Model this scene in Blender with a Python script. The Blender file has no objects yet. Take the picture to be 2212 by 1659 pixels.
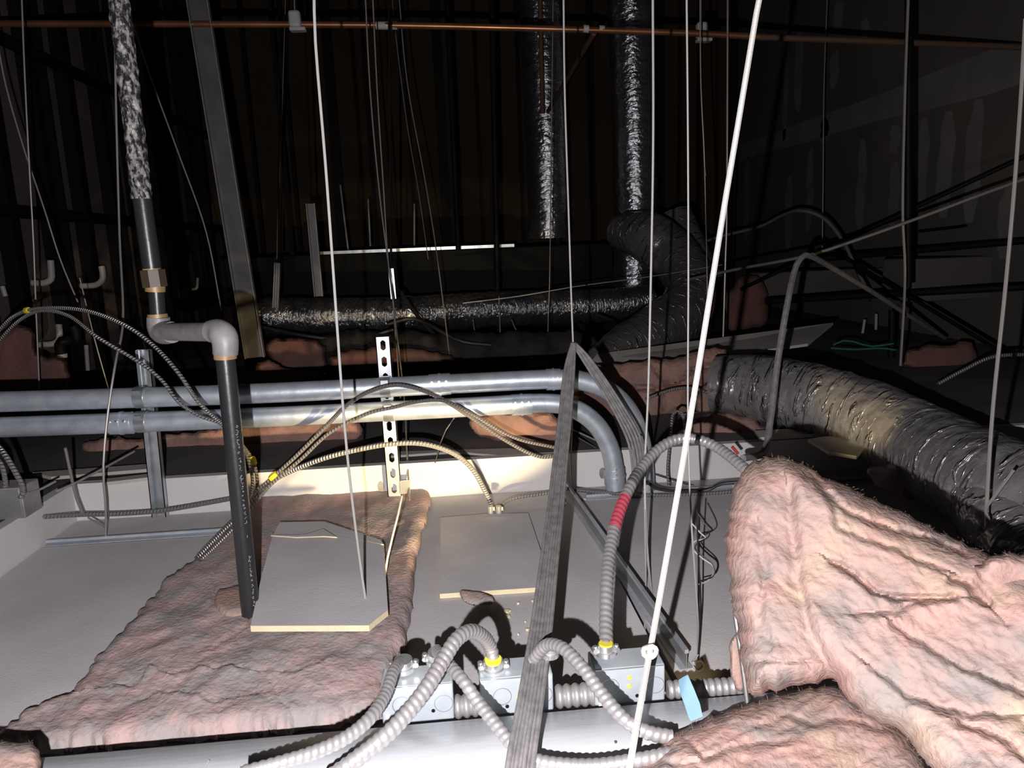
import bpy, bmesh, math, random
import numpy as np
from mathutils import Vector, Matrix
random.seed(7)
SC = bpy.context.scene
COL = SC.collection
# ------------------------------------------------------------------ camera
F = 1600.0; CX = 1106.0; CY = 829.5; H = 0.75
PITCH = math.radians(10.5); ROLL = math.radians(2.3); YAW = math.radians(4.5)
fw = Vector((math.sin(YAW)*math.cos(PITCH), math.cos(YAW)*math.cos(PITCH), -math.sin(PITCH)))
r0 = Vector((math.cos(YAW), -math.sin(YAW), 0)); u0 = r0.cross(fw)
rt = r0*math.cos(ROLL) - u0*math.sin(ROLL)
up = u0*math.cos(ROLL) + r0*math.sin(ROLL)
CAM = Vector((0, 0, H))
cam_d = bpy.data.cameras.new('camera'); cam = bpy.data.objects.new('camera', cam_d); COL.objects.link(cam)
M = Matrix((rt, up, -fw)).transposed().to_4x4(); M.translation = CAM
cam.matrix_world = M
cam_d.sensor_width = 36; cam_d.lens = 36*F/2212; cam_d.clip_start = 0.02; cam_d.clip_end = 60
SC.camera = cam
# ------------------------------------------------------------------ world + lights
w = bpy.data.worlds.new('world'); SC.world = w; w.use_nodes = True
w.node_tree.nodes['Background'].inputs[0].default_value = (0.55, 0.6, 0.7, 1)
w.node_tree.nodes['Background'].inputs[1].default_value = 0.012
SC.view_settings.view_transform = 'Standard'; SC.view_settings.look = 'None'
SC.view_settings.exposure = 0.0; SC.view_settings.gamma = 1.0; SC.view_settings.use_curve_mapping = False
def lamp(name, kind, loc, energy, color, radius, target=None, angle=None, blend=0.5):
    d = bpy.data.lights.new(name, kind); d.energy = energy; d.color = color; d.shadow_soft_size = radius
    o = bpy.data.objects.new(name, d); COL.objects.link(o); o.location = loc
    if target is not None:
        o.rotation_euler = (Vector(target)-Vector(loc)).to_track_quat('-Z', 'Y').to_euler()
    if angle: d.spot_size = math.radians(angle); d.spot_blend = blend
    return o
flash_loc = CAM + rt*-0.075 + up*-0.095 + fw*0.01
lamp('phone_flash', 'SPOT', flash_loc, 132, (1.0, 0.965, 0.975), 0.005, flash_loc+fw*2+rt*0.05-up*0.1, 150, 0.6)
# warm work light shining over the tiles from below the opening, and one leaking in by the big duct
lamp('warm_work_light', 'SPOT', (0.10, 1.13, 0.06), 105, (1.0, 0.77, 0.42), 0.012, (-0.15, 2.2, 0.18), 54, 0.45).scale = (1, .40, 1)

# ------------------------------------------------------------------ helpers
def ray(x, y): return fw + rt*((x-CX)/F) - up*((y-CY)/F)
def P(x, y, d=None, Y=None, z=None, X=None):
    r = ray(x, y)
    if d is not None: return CAM + r*d
    if Y is not None: return CAM + r*(Y/r.y)
    if X is not None: return CAM + r*(X/r.x)
    return CAM + r*((z-H)/r.z)
def depth_of(p): return (Vector(p)-CAM).dot(fw)
lamp('warm_leak_light', 'SPOT', P(1830, 1010, Y=1.70), 8, (1.0, 0.78, 0.36), 0.02, P(1870, 850, Y=2.1), 42, 0.8)
lamp('warm_tee_fill', 'SPOT', (.37, 1.03, .055), .3, (1.0, .72, .30), .01, (.385, 1.2, .025), 55, .6)  # added fill spot, gives the near end of the main tee its gold

def _hash(i, j, k, seed):
    h = (i*374761393 + j*668265263 + k*2147483647 + seed*974711) & 0xffffffff
    h = ((h ^ (h >> 13))*1274126177) & 0xffffffff
    return ((h ^ (h >> 16)) & 0xffff)/65535.0*2-1
def vnoise(p, seed=0):
    p = np.asarray(p, float); f = np.floor(p); i = f.astype(np.int64); t = p-f; t = t*t*t*(t*(t*6-15)+10)
    out = 0
    for dx in (0, 1):
        for dy in (0, 1):
            for dz in (0, 1):
                wgt = (t[:, 0] if dx else 1-t[:, 0])*(t[:, 1] if dy else 1-t[:, 1])*(t[:, 2] if dz else 1-t[:, 2])
                out = out + wgt*_hash(i[:, 0]+dx, i[:, 1]+dy, i[:, 2]+dz, seed)
    return out
def fbm(p, oct=4, seed=0, ridged=False):
    s = 0; a = 1; n = 0
    for o in range(oct):
        v = vnoise(np.asarray(p)*(2.03**o)+o*7.3, seed+o)
        if ridged: v = 1-2*np.abs(v)
        s = s+v*a; n += a; a *= 0.52
    return s/n

class MB:
    def __init__(self): self.v = []; self.f = []; self.m = []; self.uv = {}
    def add(self, vs, fs, mi=0, uvs=None):
        b = len(self.v); self.v += [tuple(p) for p in vs]
        for k, f in enumerate(fs):
            if uvs: self.uv[len(self.f)] = uvs[k]
            self.f.append(tuple(i+b for i in f)); self.m.append(mi)
        return self
    def box(self, c, s, rot=None, mi=0):
        c = Vector(c); pts = []
        for sz in (-1, 1):
            for sy in (-1, 1):
                for sx in (-1, 1):
                    p = Vector((sx*s[0]/2, sy*s[1]/2, sz*s[2]/2))
                    if rot is not None: p = rot @ p
                    pts.append(c+p)
        return self.add(pts, [(0, 2, 3, 1), (4, 5, 7, 6), (0, 1, 5, 4), (2, 6, 7, 3), (0, 4, 6, 2), (1, 3, 7, 5)], mi)
    def beam(self, a, b, wx, wy, side=None, mi=0):
        a = Vector(a); b = Vector(b); z = (b-a).normalized()
        s = Vector(side) if side else (Vector((1, 0, 0)) if abs(z.x) < .9 else Vector((0, 1, 0)))
        x = (s - z*s.dot(z)).normalized(); y = z.cross(x)
        return self.box((a+b)/2, (wx, wy, (b-a).length), Matrix((x, y, z)).transposed(), mi)
    def prism(self, poly, off, mi=0, side_mi=None):
        n = len(poly); off = Vector(off); a = [Vector(p) for p in poly]; b = [p+off for p in a]
        base = len(self.v)
        self.add(a+b, [tuple(range(n))[::-1], tuple(range(n, 2*n))], mi)
        fs = [(i, (i+1) % n, n+(i+1) % n, n+i) for i in range(n)]
        for f in fs: self.f.append(tuple(base+i for i in f)); self.m.append(mi if side_mi is None else side_mi)
        return self
    def tube(self, pts, r, n=8, mi=0, cap=True, corr=None, step=None, ovf=None):
        P_ = resample(pts, step) if step else [Vector(p) for p in pts]
        m = len(P_); rr = r if hasattr(r, '__len__') else [r]*m
        if hasattr(r, '__len__') and len(r) != m:
            rr = np.interp(np.linspace(0, 1, m), np.linspace(0, 1, len(r)), r)
        T = []
        for i in range(m):
            t = P_[min(i+1, m-1)]-P_[max(i-1, 0)]
            T.append(t.normalized() if t.length > 1e-9 else Vector((0, 0, 1)))
        nrm = T[0].orthogonal().normalized(); s = 0; base = len(self.v); S = []
        for i in range(m):
            if i: s += (P_[i]-P_[i-1]).length
            S.append(s)
            nrm = (nrm - T[i]*nrm.dot(T[i])).normalized(); bn = T[i].cross(nrm)
            for k in range(n):
                a = 2*math.pi*k/n; R = rr[i]
                if corr:
                    ph = 2*math.pi*s/corr[0] + (a if corr[2] else 0)
                    R *= 1+corr[1]*(abs(math.sin(ph/2))*2-1)
                if ovf: R = ovf(s, a, R)
                self.v.append(tuple(P_[i]+nrm*(math.cos(a)*R)+bn*(math.sin(a)*R)))
        for i in range(m-1):
            for k in range(n):
                k2 = (k+1) % n
                self.uv[len(self.f)] = [(S[i], k/n), (S[i], (k+1)/n), (S[i+1], (k+1)/n), (S[i+1], k/n)]
                self.f.append((base+i*n+k, base+i*n+k2, base+(i+1)*n+k2, base+(i+1)*n+k)); self.m.append(mi)
        if cap:
            self.f.append(tuple(base+k for k in range(n))[::-1]); self.m.append(mi)
            self.f.append(tuple(base+(m-1)*n+k for k in range(n))); self.m.append(mi)
        return self
    def build(self, name, mats, parent=None, smooth=None, bevel=0, flat=False):
        me = bpy.data.meshes.new(name)
        me.from_pydata(self.v, [], self.f)
        mats = mats if isinstance(mats, (list, tuple)) else [mats]
        for x in mats: me.materials.append(x)
        if self.uv:
            uvl = me.uv_layers.new(name='uv')
            for fi, p in enumerate(me.polygons):
                if fi in self.uv:
                    for li, c in zip(p.loop_indices, self.uv[fi]): uvl.data[li].uv = c
        for p, mi in zip(me.polygons, self.m): p.material_index = mi; p.use_smooth = not flat
        me.validate()
        bm = bmesh.new(); bm.from_mesh(me)
        bmesh.ops.recalc_face_normals(bm, faces=bm.faces)
        if not flat:
            for e in bm.edges:
                if len(e.link_faces) == 2 and e.calc_face_angle(0) > 0.7: e.smooth = False
        bm.to_mesh(me); bm.free()
        o = bpy.data.objects.new(name, me); COL.objects.link(o)
        if parent is not None: o.parent = parent
        if bevel:
            b = o.modifiers.new('bevel', 'BEVEL'); b.width = bevel; b.segments = 2; b.limit_method = 'ANGLE'
        return o
def resample(pts, step):
    """Catmull-Rom through the points, resampled evenly."""
    p = [Vector(q) for q in pts]
    if len(p) == 2:
        L = (p[1]-p[0]).length; n = max(2, int(L/step)+1)
        return [p[0].lerp(p[1], i/(n-1)) for i in range(n)]
    q = [p[0]*2-p[1]]+p+[p[-1]*2-p[-2]]; out = []
    for i in range(1, len(q)-2):
        a, b, c, d = q[i-1], q[i], q[i+1], q[i+2]
        n = 24
        for k in range(n):
            t = k/n
            out.append(0.5*((2*b)+(c-a)*t+(2*a-5*b+4*c-d)*t*t+(3*b-a-3*c+d)*t**3))
    out.append(p[-1])
    A = np.array([tuple(v) for v in out]); L = np.r_[0, np.cumsum(np.linalg.norm(np.diff(A, axis=0), axis=1))]
    n = max(2, int(L[-1]/step)+1); s = np.linspace(0, L[-1], n)
    return [Vector((np.interp(x, L, A[:, 0]), np.interp(x, L, A[:, 1]), np.interp(x, L, A[:, 2]))) for x in s]
def tag(o, label=None, cat=None, group=None, kind=None):
    if label: o['label'] = label
    if cat: o['category'] = cat
    if group: o['group'] = group
    if kind: o['kind'] = kind
    return o
def empty(name, loc, label, cat, group=None):
    o = bpy.data.objects.new(name, None); COL.objects.link(o); o.location = loc; o.empty_display_size = .05
    return tag(o, label, cat, group)
def part(mb, name, mats, root, **k):
    """mesh built in world coordinates, hung under a root Empty standing elsewhere"""
    l = Vector((0, 0, 0)); q = root
    while q is not None: l += q.location; q = q.parent
    mb.v = [tuple(Vector(v)-l) for v in mb.v]
    return mb.build(name, mats, root, **k)

# ------------------------------------------------------------------ materials
def mat(name, col, rough=.6, metal=0, col2=None, nscale=8, bump=0, bscale=40, spec=.5, stretch=None, detail=5, sheen=0, uvh=None, contrast=(.35, .65)):
    m = bpy.data.materials.new(name); m.use_nodes = True; nt = m.node_tree; N = nt.nodes; L = nt.links
    b = N['Principled BSDF']; b.inputs['Base Color'].default_value = (*col, 1); b.inputs['Roughness'].default_value = rough
    b.inputs['Metallic'].default_value = metal; b.inputs['Specular IOR Level'].default_value = spec
    if sheen: b.inputs['Sheen Weight'].default_value = sheen
    tc = N.new('ShaderNodeTexCoord'); mp = N.new('ShaderNodeMapping'); L.new(tc.outputs['Object'], mp.inputs[0])
    if stretch: mp.inputs['Scale'].default_value = stretch
    if col2:
        n = N.new('ShaderNodeTexNoise'); n.inputs['Scale'].default_value = nscale; n.inputs['Detail'].default_value = detail
        L.new(mp.outputs[0], n.inputs['Vector'])
        r = N.new('ShaderNodeValToRGB'); r.color_ramp.elements[0].color = (*col, 1); r.color_ramp.elements[1].color = (*col2, 1)
        r.color_ramp.elements[0].position = contrast[0]; r.color_ramp.elements[1].position = contrast[1]
        L.new(n.outputs['Fac'], r.inputs[0]); L.new(r.outputs[0], b.inputs['Base Color'])
    if bump:
        n = N.new('ShaderNodeTexNoise'); n.inputs['Scale'].default_value = bscale; n.inputs['Detail'].default_value = detail
        L.new(mp.outputs[0], n.inputs['Vector'])
        bp = N.new('ShaderNodeBump'); bp.inputs['Strength'].default_value = 1; bp.inputs['Distance'].default_value = bump
        L.new(n.outputs['Fac'], bp.inputs['Height']); L.new(bp.outputs[0], b.inputs['Normal'])
    if uvh:   # helical armour ribs along the tube: (pitch, height)
        uv = N.new('ShaderNodeUVMap'); sp = N.new('ShaderNodeSeparateXYZ'); L.new(uv.outputs[0], sp.inputs[0])
        a = N.new('ShaderNodeMath'); a.operation = 'MULTIPLY'; a.inputs[1].default_value = 2*math.pi/uvh[0]; L.new(sp.outputs[0], a.inputs[0])
        c = N.new('ShaderNodeMath'); c.operation = 'MULTIPLY_ADD'; c.inputs[1].default_value = 2*math.pi; L.new(sp.outputs[1], c.inputs[0]); L.new(a.outputs[0], c.inputs[2])
        s = N.new('ShaderNodeMath'); s.operation = 'SINE'; L.new(c.outputs[0], s.inputs[0])
        bp = N.new('ShaderNodeBump'); bp.inputs['Strength'].default_value = 1; bp.inputs['Distance'].default_value = uvh[1]
        L.new(s.outputs[0], bp.inputs['Height']); L.new(bp.outputs[0], b.inputs['Normal'])
    return m
M_ = {}
M_['zinc'] = mat('galvanised steel', (.66, .71, .78), .40, .6, (.52, .57, .64), 30, .0004, 60)
M_['zinc_dull'] = mat('dull galvanised steel', (.30, .30, .31), .5, .5, (.22, .22, .23), 12)
M_['zinc_box'] = mat('galvanised box steel', (.44, .47, .50), .4, .2, (.35, .385, .42), 22, .0002, 90)
M_['strut'] = mat('strut steel', (.62, .66, .70), .33, .8, (.45, .48, .5), 25)
M_['wire'] = mat('bare steel wire', (.28, .26, .25), .42, .35)
M_['wire_white'] = mat('bright wire', (.42, .41, .40), .5, .1, bump=.0006, bscale=300)
M_['wire_bright'] = mat('bright thick wire', (.60, .58, .56), .5, .1, bump=.0006, bscale=300)
M_['wire_dark'] = mat('black wire', (.02, .018, .018), .5, .0)
M_['flex'] = mat('armoured flex', (.42, .40, .405), .4, .55)
M_['flex_red'] = mat('red painted flex', (.62, .10, .14), .4, .4)
M_['flex_dark'] = mat('dark taped flex', (.10, .10, .12), .4, .4)
M_['mc'] = mat('metal clad cable', (.31, .295, .29), .42, .5, uvh=(.009, .0022))
M_['mc_light'] = mat('light metal clad cable', (.42, .40, .38), .42, .4, uvh=(.009, .0018))
M_['cable'] = mat('grey jacket cable', (.26, .245, .245), .55, .0, (.17, .16, .16), 60)
M_['cable_dim'] = mat('dim grey cable', (.13, .122, .12), .55)
M_['tile'] = mat('dusty tile back', (.50, .475, .485), .95, 0, (.57, .55, .565), 5, .0006, 220, .1)
M_['tile_core'] = mat('cream tile core', (.78, .68, .46), .9, 0, (.70, .60, .40), 40, .001, 200, .1)
M_['soffit'] = mat('white painted soffit', (.66, .64, .64), .75, 0, (.60, .575, .57), 3, spec=.2)
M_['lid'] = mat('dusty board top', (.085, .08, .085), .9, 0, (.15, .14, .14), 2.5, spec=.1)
M_['white_metal'] = mat('white enamelled metal', (.47, .485, .51), .36, 0.0, (.42, .435, .46), 4, .0006, 12, .5, stretch=(1, 6, 6))
M_['pink'] = mat('pink fibreglass', (.375, .235, .205), 1, 0, (.34, .25, .225), 9, .003, 110, .05, stretch=(1, 1, 1), detail=8, contrast=(.42, .62))
def tint(m, col3, scale, lo, hi, col4=None):
    nt = m.node_tree; N = nt.nodes; L = nt.links; b = N['Principled BSDF']; src = b.inputs['Base Color'].links[0].from_socket; tc = N['Texture Coordinate']
    for c, sc, off in ((col3, scale, 0), (col4, scale*1.7, 5)):
        if c is None: continue
        mp = N.new('ShaderNodeMapping'); mp.inputs['Location'].default_value = (off, off, 0); L.new(tc.outputs['Object'], mp.inputs[0])
        n = N.new('ShaderNodeTexNoise'); n.inputs['Scale'].default_value = sc; n.inputs['Detail'].default_value = 4; n.inputs['Distortion'].default_value = .6; L.new(mp.outputs[0], n.inputs['Vector'])
        mr = N.new('ShaderNodeMapRange'); mr.inputs['From Min'].default_value = lo; mr.inputs['From Max'].default_value = hi; L.new(n.outputs['Fac'], mr.inputs['Value'])
        mx = N.new('ShaderNodeMix'); mx.data_type = 'RGBA'; L.new(mr.outputs['Result'], mx.inputs['Factor']); L.new(src, mx.inputs[6]); mx.inputs[7].default_value = (*c, 1)
        src = mx.outputs[2]
    L.new(src, b.inputs['Base Color'])
tint(M_['pink'], (.42, .315, .225), 5, .48, .66, (.235, .20, .19))
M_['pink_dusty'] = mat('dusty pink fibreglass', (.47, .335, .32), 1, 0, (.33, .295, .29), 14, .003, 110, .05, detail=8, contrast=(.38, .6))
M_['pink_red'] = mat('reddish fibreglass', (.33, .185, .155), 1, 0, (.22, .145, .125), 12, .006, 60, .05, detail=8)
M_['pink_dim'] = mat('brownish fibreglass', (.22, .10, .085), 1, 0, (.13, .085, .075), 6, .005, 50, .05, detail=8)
M_['fibre'] = mat('loose glass fibre', (.40, .27, .245), .8, 0, spec=.2)
M_['foil'] = mat('foil jacket', (.62, .62, .66), .17, .95, (.45, .45, .48), 8, .012, 24, .5, stretch=(1, 1, 1.6), detail=6)
M_['foil_h'] = mat('crinkled foil', (.66, .65, .66), .14, .92, (.40, .40, .41), 8, .018, 30, .5, stretch=(2.6, 1, 1), detail=4)
M_['film'] = mat('grey duct film', (.20, .188, .192), .3, .1, (.165, .155, .16), 5, .014, 16, 1.0, detail=3)
M_['film_dull'] = mat('dull duct film', (.13, .12, .118), .3, .1, (.10, .09, .09), 5, .010, 12, .8)
M_['black_pipe'] = mat('black steel pipe', (.022, .022, .024), .34, .0, bump=.0005, bscale=50)
M_['crusty'] = mat('flaking pipe wrap', (.02, .019, .019), .4, 0, (.30, .285, .275), 120, .006, 90, .5, detail=3, contrast=(.46, .62), stretch=(1, 1, .6))
M_['grey_pipe'] = mat('dusty steel fitting', (.30, .285, .285), .5, .1, (.19, .18, .18), 22)
M_['brass'] = mat('brass', (.42, .28, .14), .5, .2, (.28, .18, .09), 30)
M_['bronze'] = mat('dark bronze', (.055, .042, .026), .5, .1)
M_['copper'] = mat('copper tube', (.44, .20, .10), .33, .7, (.30, .13, .06), 6)
M_['solder'] = mat('pale tape', (.45, .44, .42), .6, 0)
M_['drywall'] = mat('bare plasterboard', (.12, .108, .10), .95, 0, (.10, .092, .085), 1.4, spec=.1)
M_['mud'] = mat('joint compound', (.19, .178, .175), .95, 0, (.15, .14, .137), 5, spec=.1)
M_['backwall'] = mat('brown back wall', (.062, .043, .03), .9, 0, (.05, .035, .025), 1.2, spec=.1)
M_['black'] = mat('black painted steel', (.006, .0055, .0055), .6, spec=.15)
M_['kraft'] = mat('dull kraft faced insulation', (.15, .115, .11), .8, 0, (.11, .09, .088), 2.2, .01, 8, .2)
M_['pvc'] = mat('white plastic pipe', (.42, .41, .41), .45)
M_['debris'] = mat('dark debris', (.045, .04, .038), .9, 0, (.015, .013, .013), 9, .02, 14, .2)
M_['board'] = mat('white board', (.56, .53, .50), .8, 0, (.40, .375, .35), 3)
M_['yellow'] = mat('yellow tape', (.72, .58, .04), .5)
M_['lime'] = mat('lime plastic', (.62, .72, .05), .5)
M_['blue'] = mat('blue tape', (.15, .27, .39), .6, 0, (.19, .32, .43), 30)
M_['red'] = mat('red wire', (.5, .05, .05), .5)
M_['green'] = mat('green wire', (.03, .17, .09), .5)
M_['brown'] = mat('rusty strap', (.11, .06, .035), .7, .2)
M_['mark'] = mat('faded white print', (.30, .30, .31), .8)
M_['clamp'] = mat('shiny zinc fitting', (.82, .82, .82), .22, .85)
M_['stud'] = mat('grey steel channel', (.15, .14, .14), .45, .4, (.10, .095, .095), 9)

for k_ in ('film', 'film_dull'):
    nt_ = M_[k_].node_tree; b_ = nt_.nodes['Principled BSDF']; b_.inputs['Coat Weight'].default_value = 1; b_.inputs['Coat Roughness'].default_value = .16
    uv_ = nt_.nodes.new('ShaderNodeUVMap'); mp_ = nt_.nodes.new('ShaderNodeMapping'); mp_.inputs['Scale'].default_value = (38, 7, 1); nt_.links.new(uv_.outputs[0], mp_.inputs[0])
    n_ = nt_.nodes.new('ShaderNodeTexNoise'); n_.inputs['Scale'].default_value = 1; n_.inputs['Detail'].default_value = 3; n_.inputs['Distortion'].default_value = .8; nt_.links.new(mp_.outputs[0], n_.inputs['Vector'])
    rp_ = nt_.nodes.new('ShaderNodeMapRange'); rp_.inputs['From Min'].default_value = .55; rp_.inputs['From Max'].default_value = .74; nt_.links.new(n_.outputs['Fac'], rp_.inputs['Value'])
    bp_ = nt_.nodes.new('ShaderNodeBump'); bp_.inputs['Distance'].default_value = .016; nt_.links.new(rp_.outputs[0], bp_.inputs['Height'])
    nt_.links.new(b_.inputs['Normal'].links[0].from_socket, bp_.inputs['Normal']); nt_.links.new(bp_.outputs[0], b_.inputs['Normal']); nt_.links.new(bp_.outputs[0], b_.inputs['Coat Normal'])
def setk(o, kind='structure'): o['kind'] = kind; return o
# ------------------------------------------------------------------ room shell
YB = 7.6
XR = P(1590, 500, Y=YB).x; XL = P(470, 500, Y=YB).x; ZT = 5.2
LIDZ = 0.105; YS = 2.20; XS = -1.14
# suspended ceiling's raised board (top) with white edge faces: x<XS and y>YS
mb = MB()
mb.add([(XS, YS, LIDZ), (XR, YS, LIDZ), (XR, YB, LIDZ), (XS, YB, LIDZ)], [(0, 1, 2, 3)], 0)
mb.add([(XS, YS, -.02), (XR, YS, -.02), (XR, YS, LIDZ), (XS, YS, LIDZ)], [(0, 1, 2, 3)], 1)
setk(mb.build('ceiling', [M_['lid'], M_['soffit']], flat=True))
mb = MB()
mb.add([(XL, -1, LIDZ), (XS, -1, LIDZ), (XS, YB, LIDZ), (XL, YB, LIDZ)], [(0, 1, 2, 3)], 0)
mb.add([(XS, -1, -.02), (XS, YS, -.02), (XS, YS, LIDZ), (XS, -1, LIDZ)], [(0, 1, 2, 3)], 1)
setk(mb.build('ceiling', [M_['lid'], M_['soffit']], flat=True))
mb = MB()   # thin edge trims on the step
mb.box(((XS+XR)/2, YS+.012, LIDZ+.004), (XR-XS, .03, .008)); setk(mb.build('trim_1', M_['soffit'], flat=True))
mb = MB(); mb.box((XS-.012, .6, LIDZ+.004), (.03, 3.2, .008)); setk(mb.build('trim_2', M_['soffit'], flat=True))
# back wall: brown sheet with black posts
mb = MB(); mb.box(((XL+XR)/2, YB+.05, ZT/2), (XR-XL+.2, .1, ZT)); 
x = XL+.12; k = 0
while x < XR:
    mb.box((x, YB-.03, ZT/2), (.035 if k % 3 else .09, .07, ZT), mi=1); x += .36+.05*((k*37) % 5-2)/2; k += 1
setk(mb.build('wall_back', [M_['backwall'], M_['black']], flat=True))
# right wall: plasterboard with taped joint and streaks of compound
mb = MB(); mb.box((XR+.05, YB/2-.5, ZT/2), (.1, YB+1.2, ZT))
ZJ = P(1785, 270, X=XR-.003).z
def wallstrip(y0, y1, z0, z1, mi, ph):
    n = 14; vs = []
    for i in range(n+1):
        t = i/n
        e = .018*math.sin(ph+t*9)+.012*math.sin(ph*2+t*21)
        if abs(y1-y0) > abs(z1-z0): vs += [(XR-.004, y0+(y1-y0)*t, z0+e), (XR-.004, y0+(y1-y0)*t, z1-e*.7)]
        else:
            q = .45+.55*min(1, t*5, (1-t)*5); c = (y0+y1)/2; hw = abs(y1-y0)/2*q
            vs += [(XR-.004, c-hw+e*.4, z0+(z1-z0)*t), (XR-.004, c+hw+e*.5, z0+(z1-z0)*t)]
    mb.add(vs, [(2*i, 2*i+1, 2*i+3, 2*i+2) for i in range(n)], mi)
wallstrip(YB-.1, .6, ZJ-.09, ZJ+.09, 1, .3)
for (px, ya, yb_) in [(1615, 340, 520), (1702, 10, 300), (1706, 380, 540), (1752, 320, 500), (1804, 110, 190), (1812, 0, 60), (1865, 300, 500), (1782, 255, 310), (1935, 270, 330), (1935, 350, 490), (1998, 255, 460), (2050, 240, 470), (2112, 215, 480), (2180, 400, 560), (1870, 40, 90), (1645, 0, 40), (1728, 60, 240)]:
    a = P(px, ya, X=XR-.003); b = P(px, yb_, X=XR-.003); hw = .045+.004*(px % 7)
    wallstrip(a.y-hw, a.y+hw, b.z, a.z, 1, px*.37)
setk(mb.build('wall_right', [M_['drywall'], M_['mud']], flat=True))
# left wall: kraft-faced batts between dark studs, black straps
mb = MB(); mb.box((XL-.05, YB/2-.5, ZT/2), (.1, YB+1.2, ZT))
yy = 1.2; k = 0
while yy < YB:
    mb.box((XL+.03, yy, ZT/2), (.09, .05+.02*(k % 2), ZT), mi=1)
    if k % 2 == 0: mb.box((XL+.035, yy+.16, ZT/2), (.05, .012, ZT), mi=1)
    yy += .40; k += 1
za = P(0, 455, X=XL+.08).z; mb.box((XL+.09, YB/2, za), (.02, YB, .06), mi=1)
za = P(0, 85, X=XL+.08).z; mb.box((XL+.09, YB/2, za), (.02, YB, .06), mi=1)
setk(mb.build('wall_left', [M_['kraft'], M_['black']], flat=True))
mb = MB(); mb.box(((XL+XR)/2, YB/2-.5, ZT+.05), (XR-XL+.3, YB+1.4, .1)); setk(mb.build('ceiling_deck', M_['black'], flat=True))

# ------------------------------------------------------------------ insulation pieces
def poly_dist(px, py, poly):
    """signed distance inside (>0) and nearest boundary point"""
    P0 = np.array(poly, float); n = len(P0); best = np.full(px.shape, 1e9); bx = px.copy(); by = py.copy(); ins = np.zeros(px.shape, bool)
    for i in range(n):
        a = P0[i]; b = P0[(i+1) % n]; ab = b-a
        t = np.clip(((px-a[0])*ab[0]+(py-a[1])*ab[1])/(ab@ab+1e-9), 0, 1)
        qx = a[0]+ab[0]*t; qy = a[1]+ab[1]*t; d = np.hypot(px-qx, py-qy)
        m = d < best; best[m] = d[m]; bx[m] = qx[m]; by[m] = qy[m]
        c = ((a[1] > py) != (b[1] > py)) & (px < (b[0]-a[0])*(py-a[1])/(b[1]-a[1]+1e-12)+a[0]); ins ^= c
    return np.where(ins, best, -best), bx, by
def smooth_poly(poly, step=12, jit=2.0, seed=1):
    out = []
    for i in range(len(poly)):
        a = np.array(poly[i], float); b = np.array(poly[(i+1) % len(poly)], float); n = max(1, int(np.linalg.norm(b-a)/step))
        for k in range(n): out.append(a+(b-a)*k/n)
    A = np.array(out)
    for _ in range(2): A = (np.roll(A, 1, 0)+2*A+np.roll(A, -1, 0))/4
    rs = np.random.RandomState(seed); A += rs.randn(*A.shape)*jit
    return A
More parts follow.
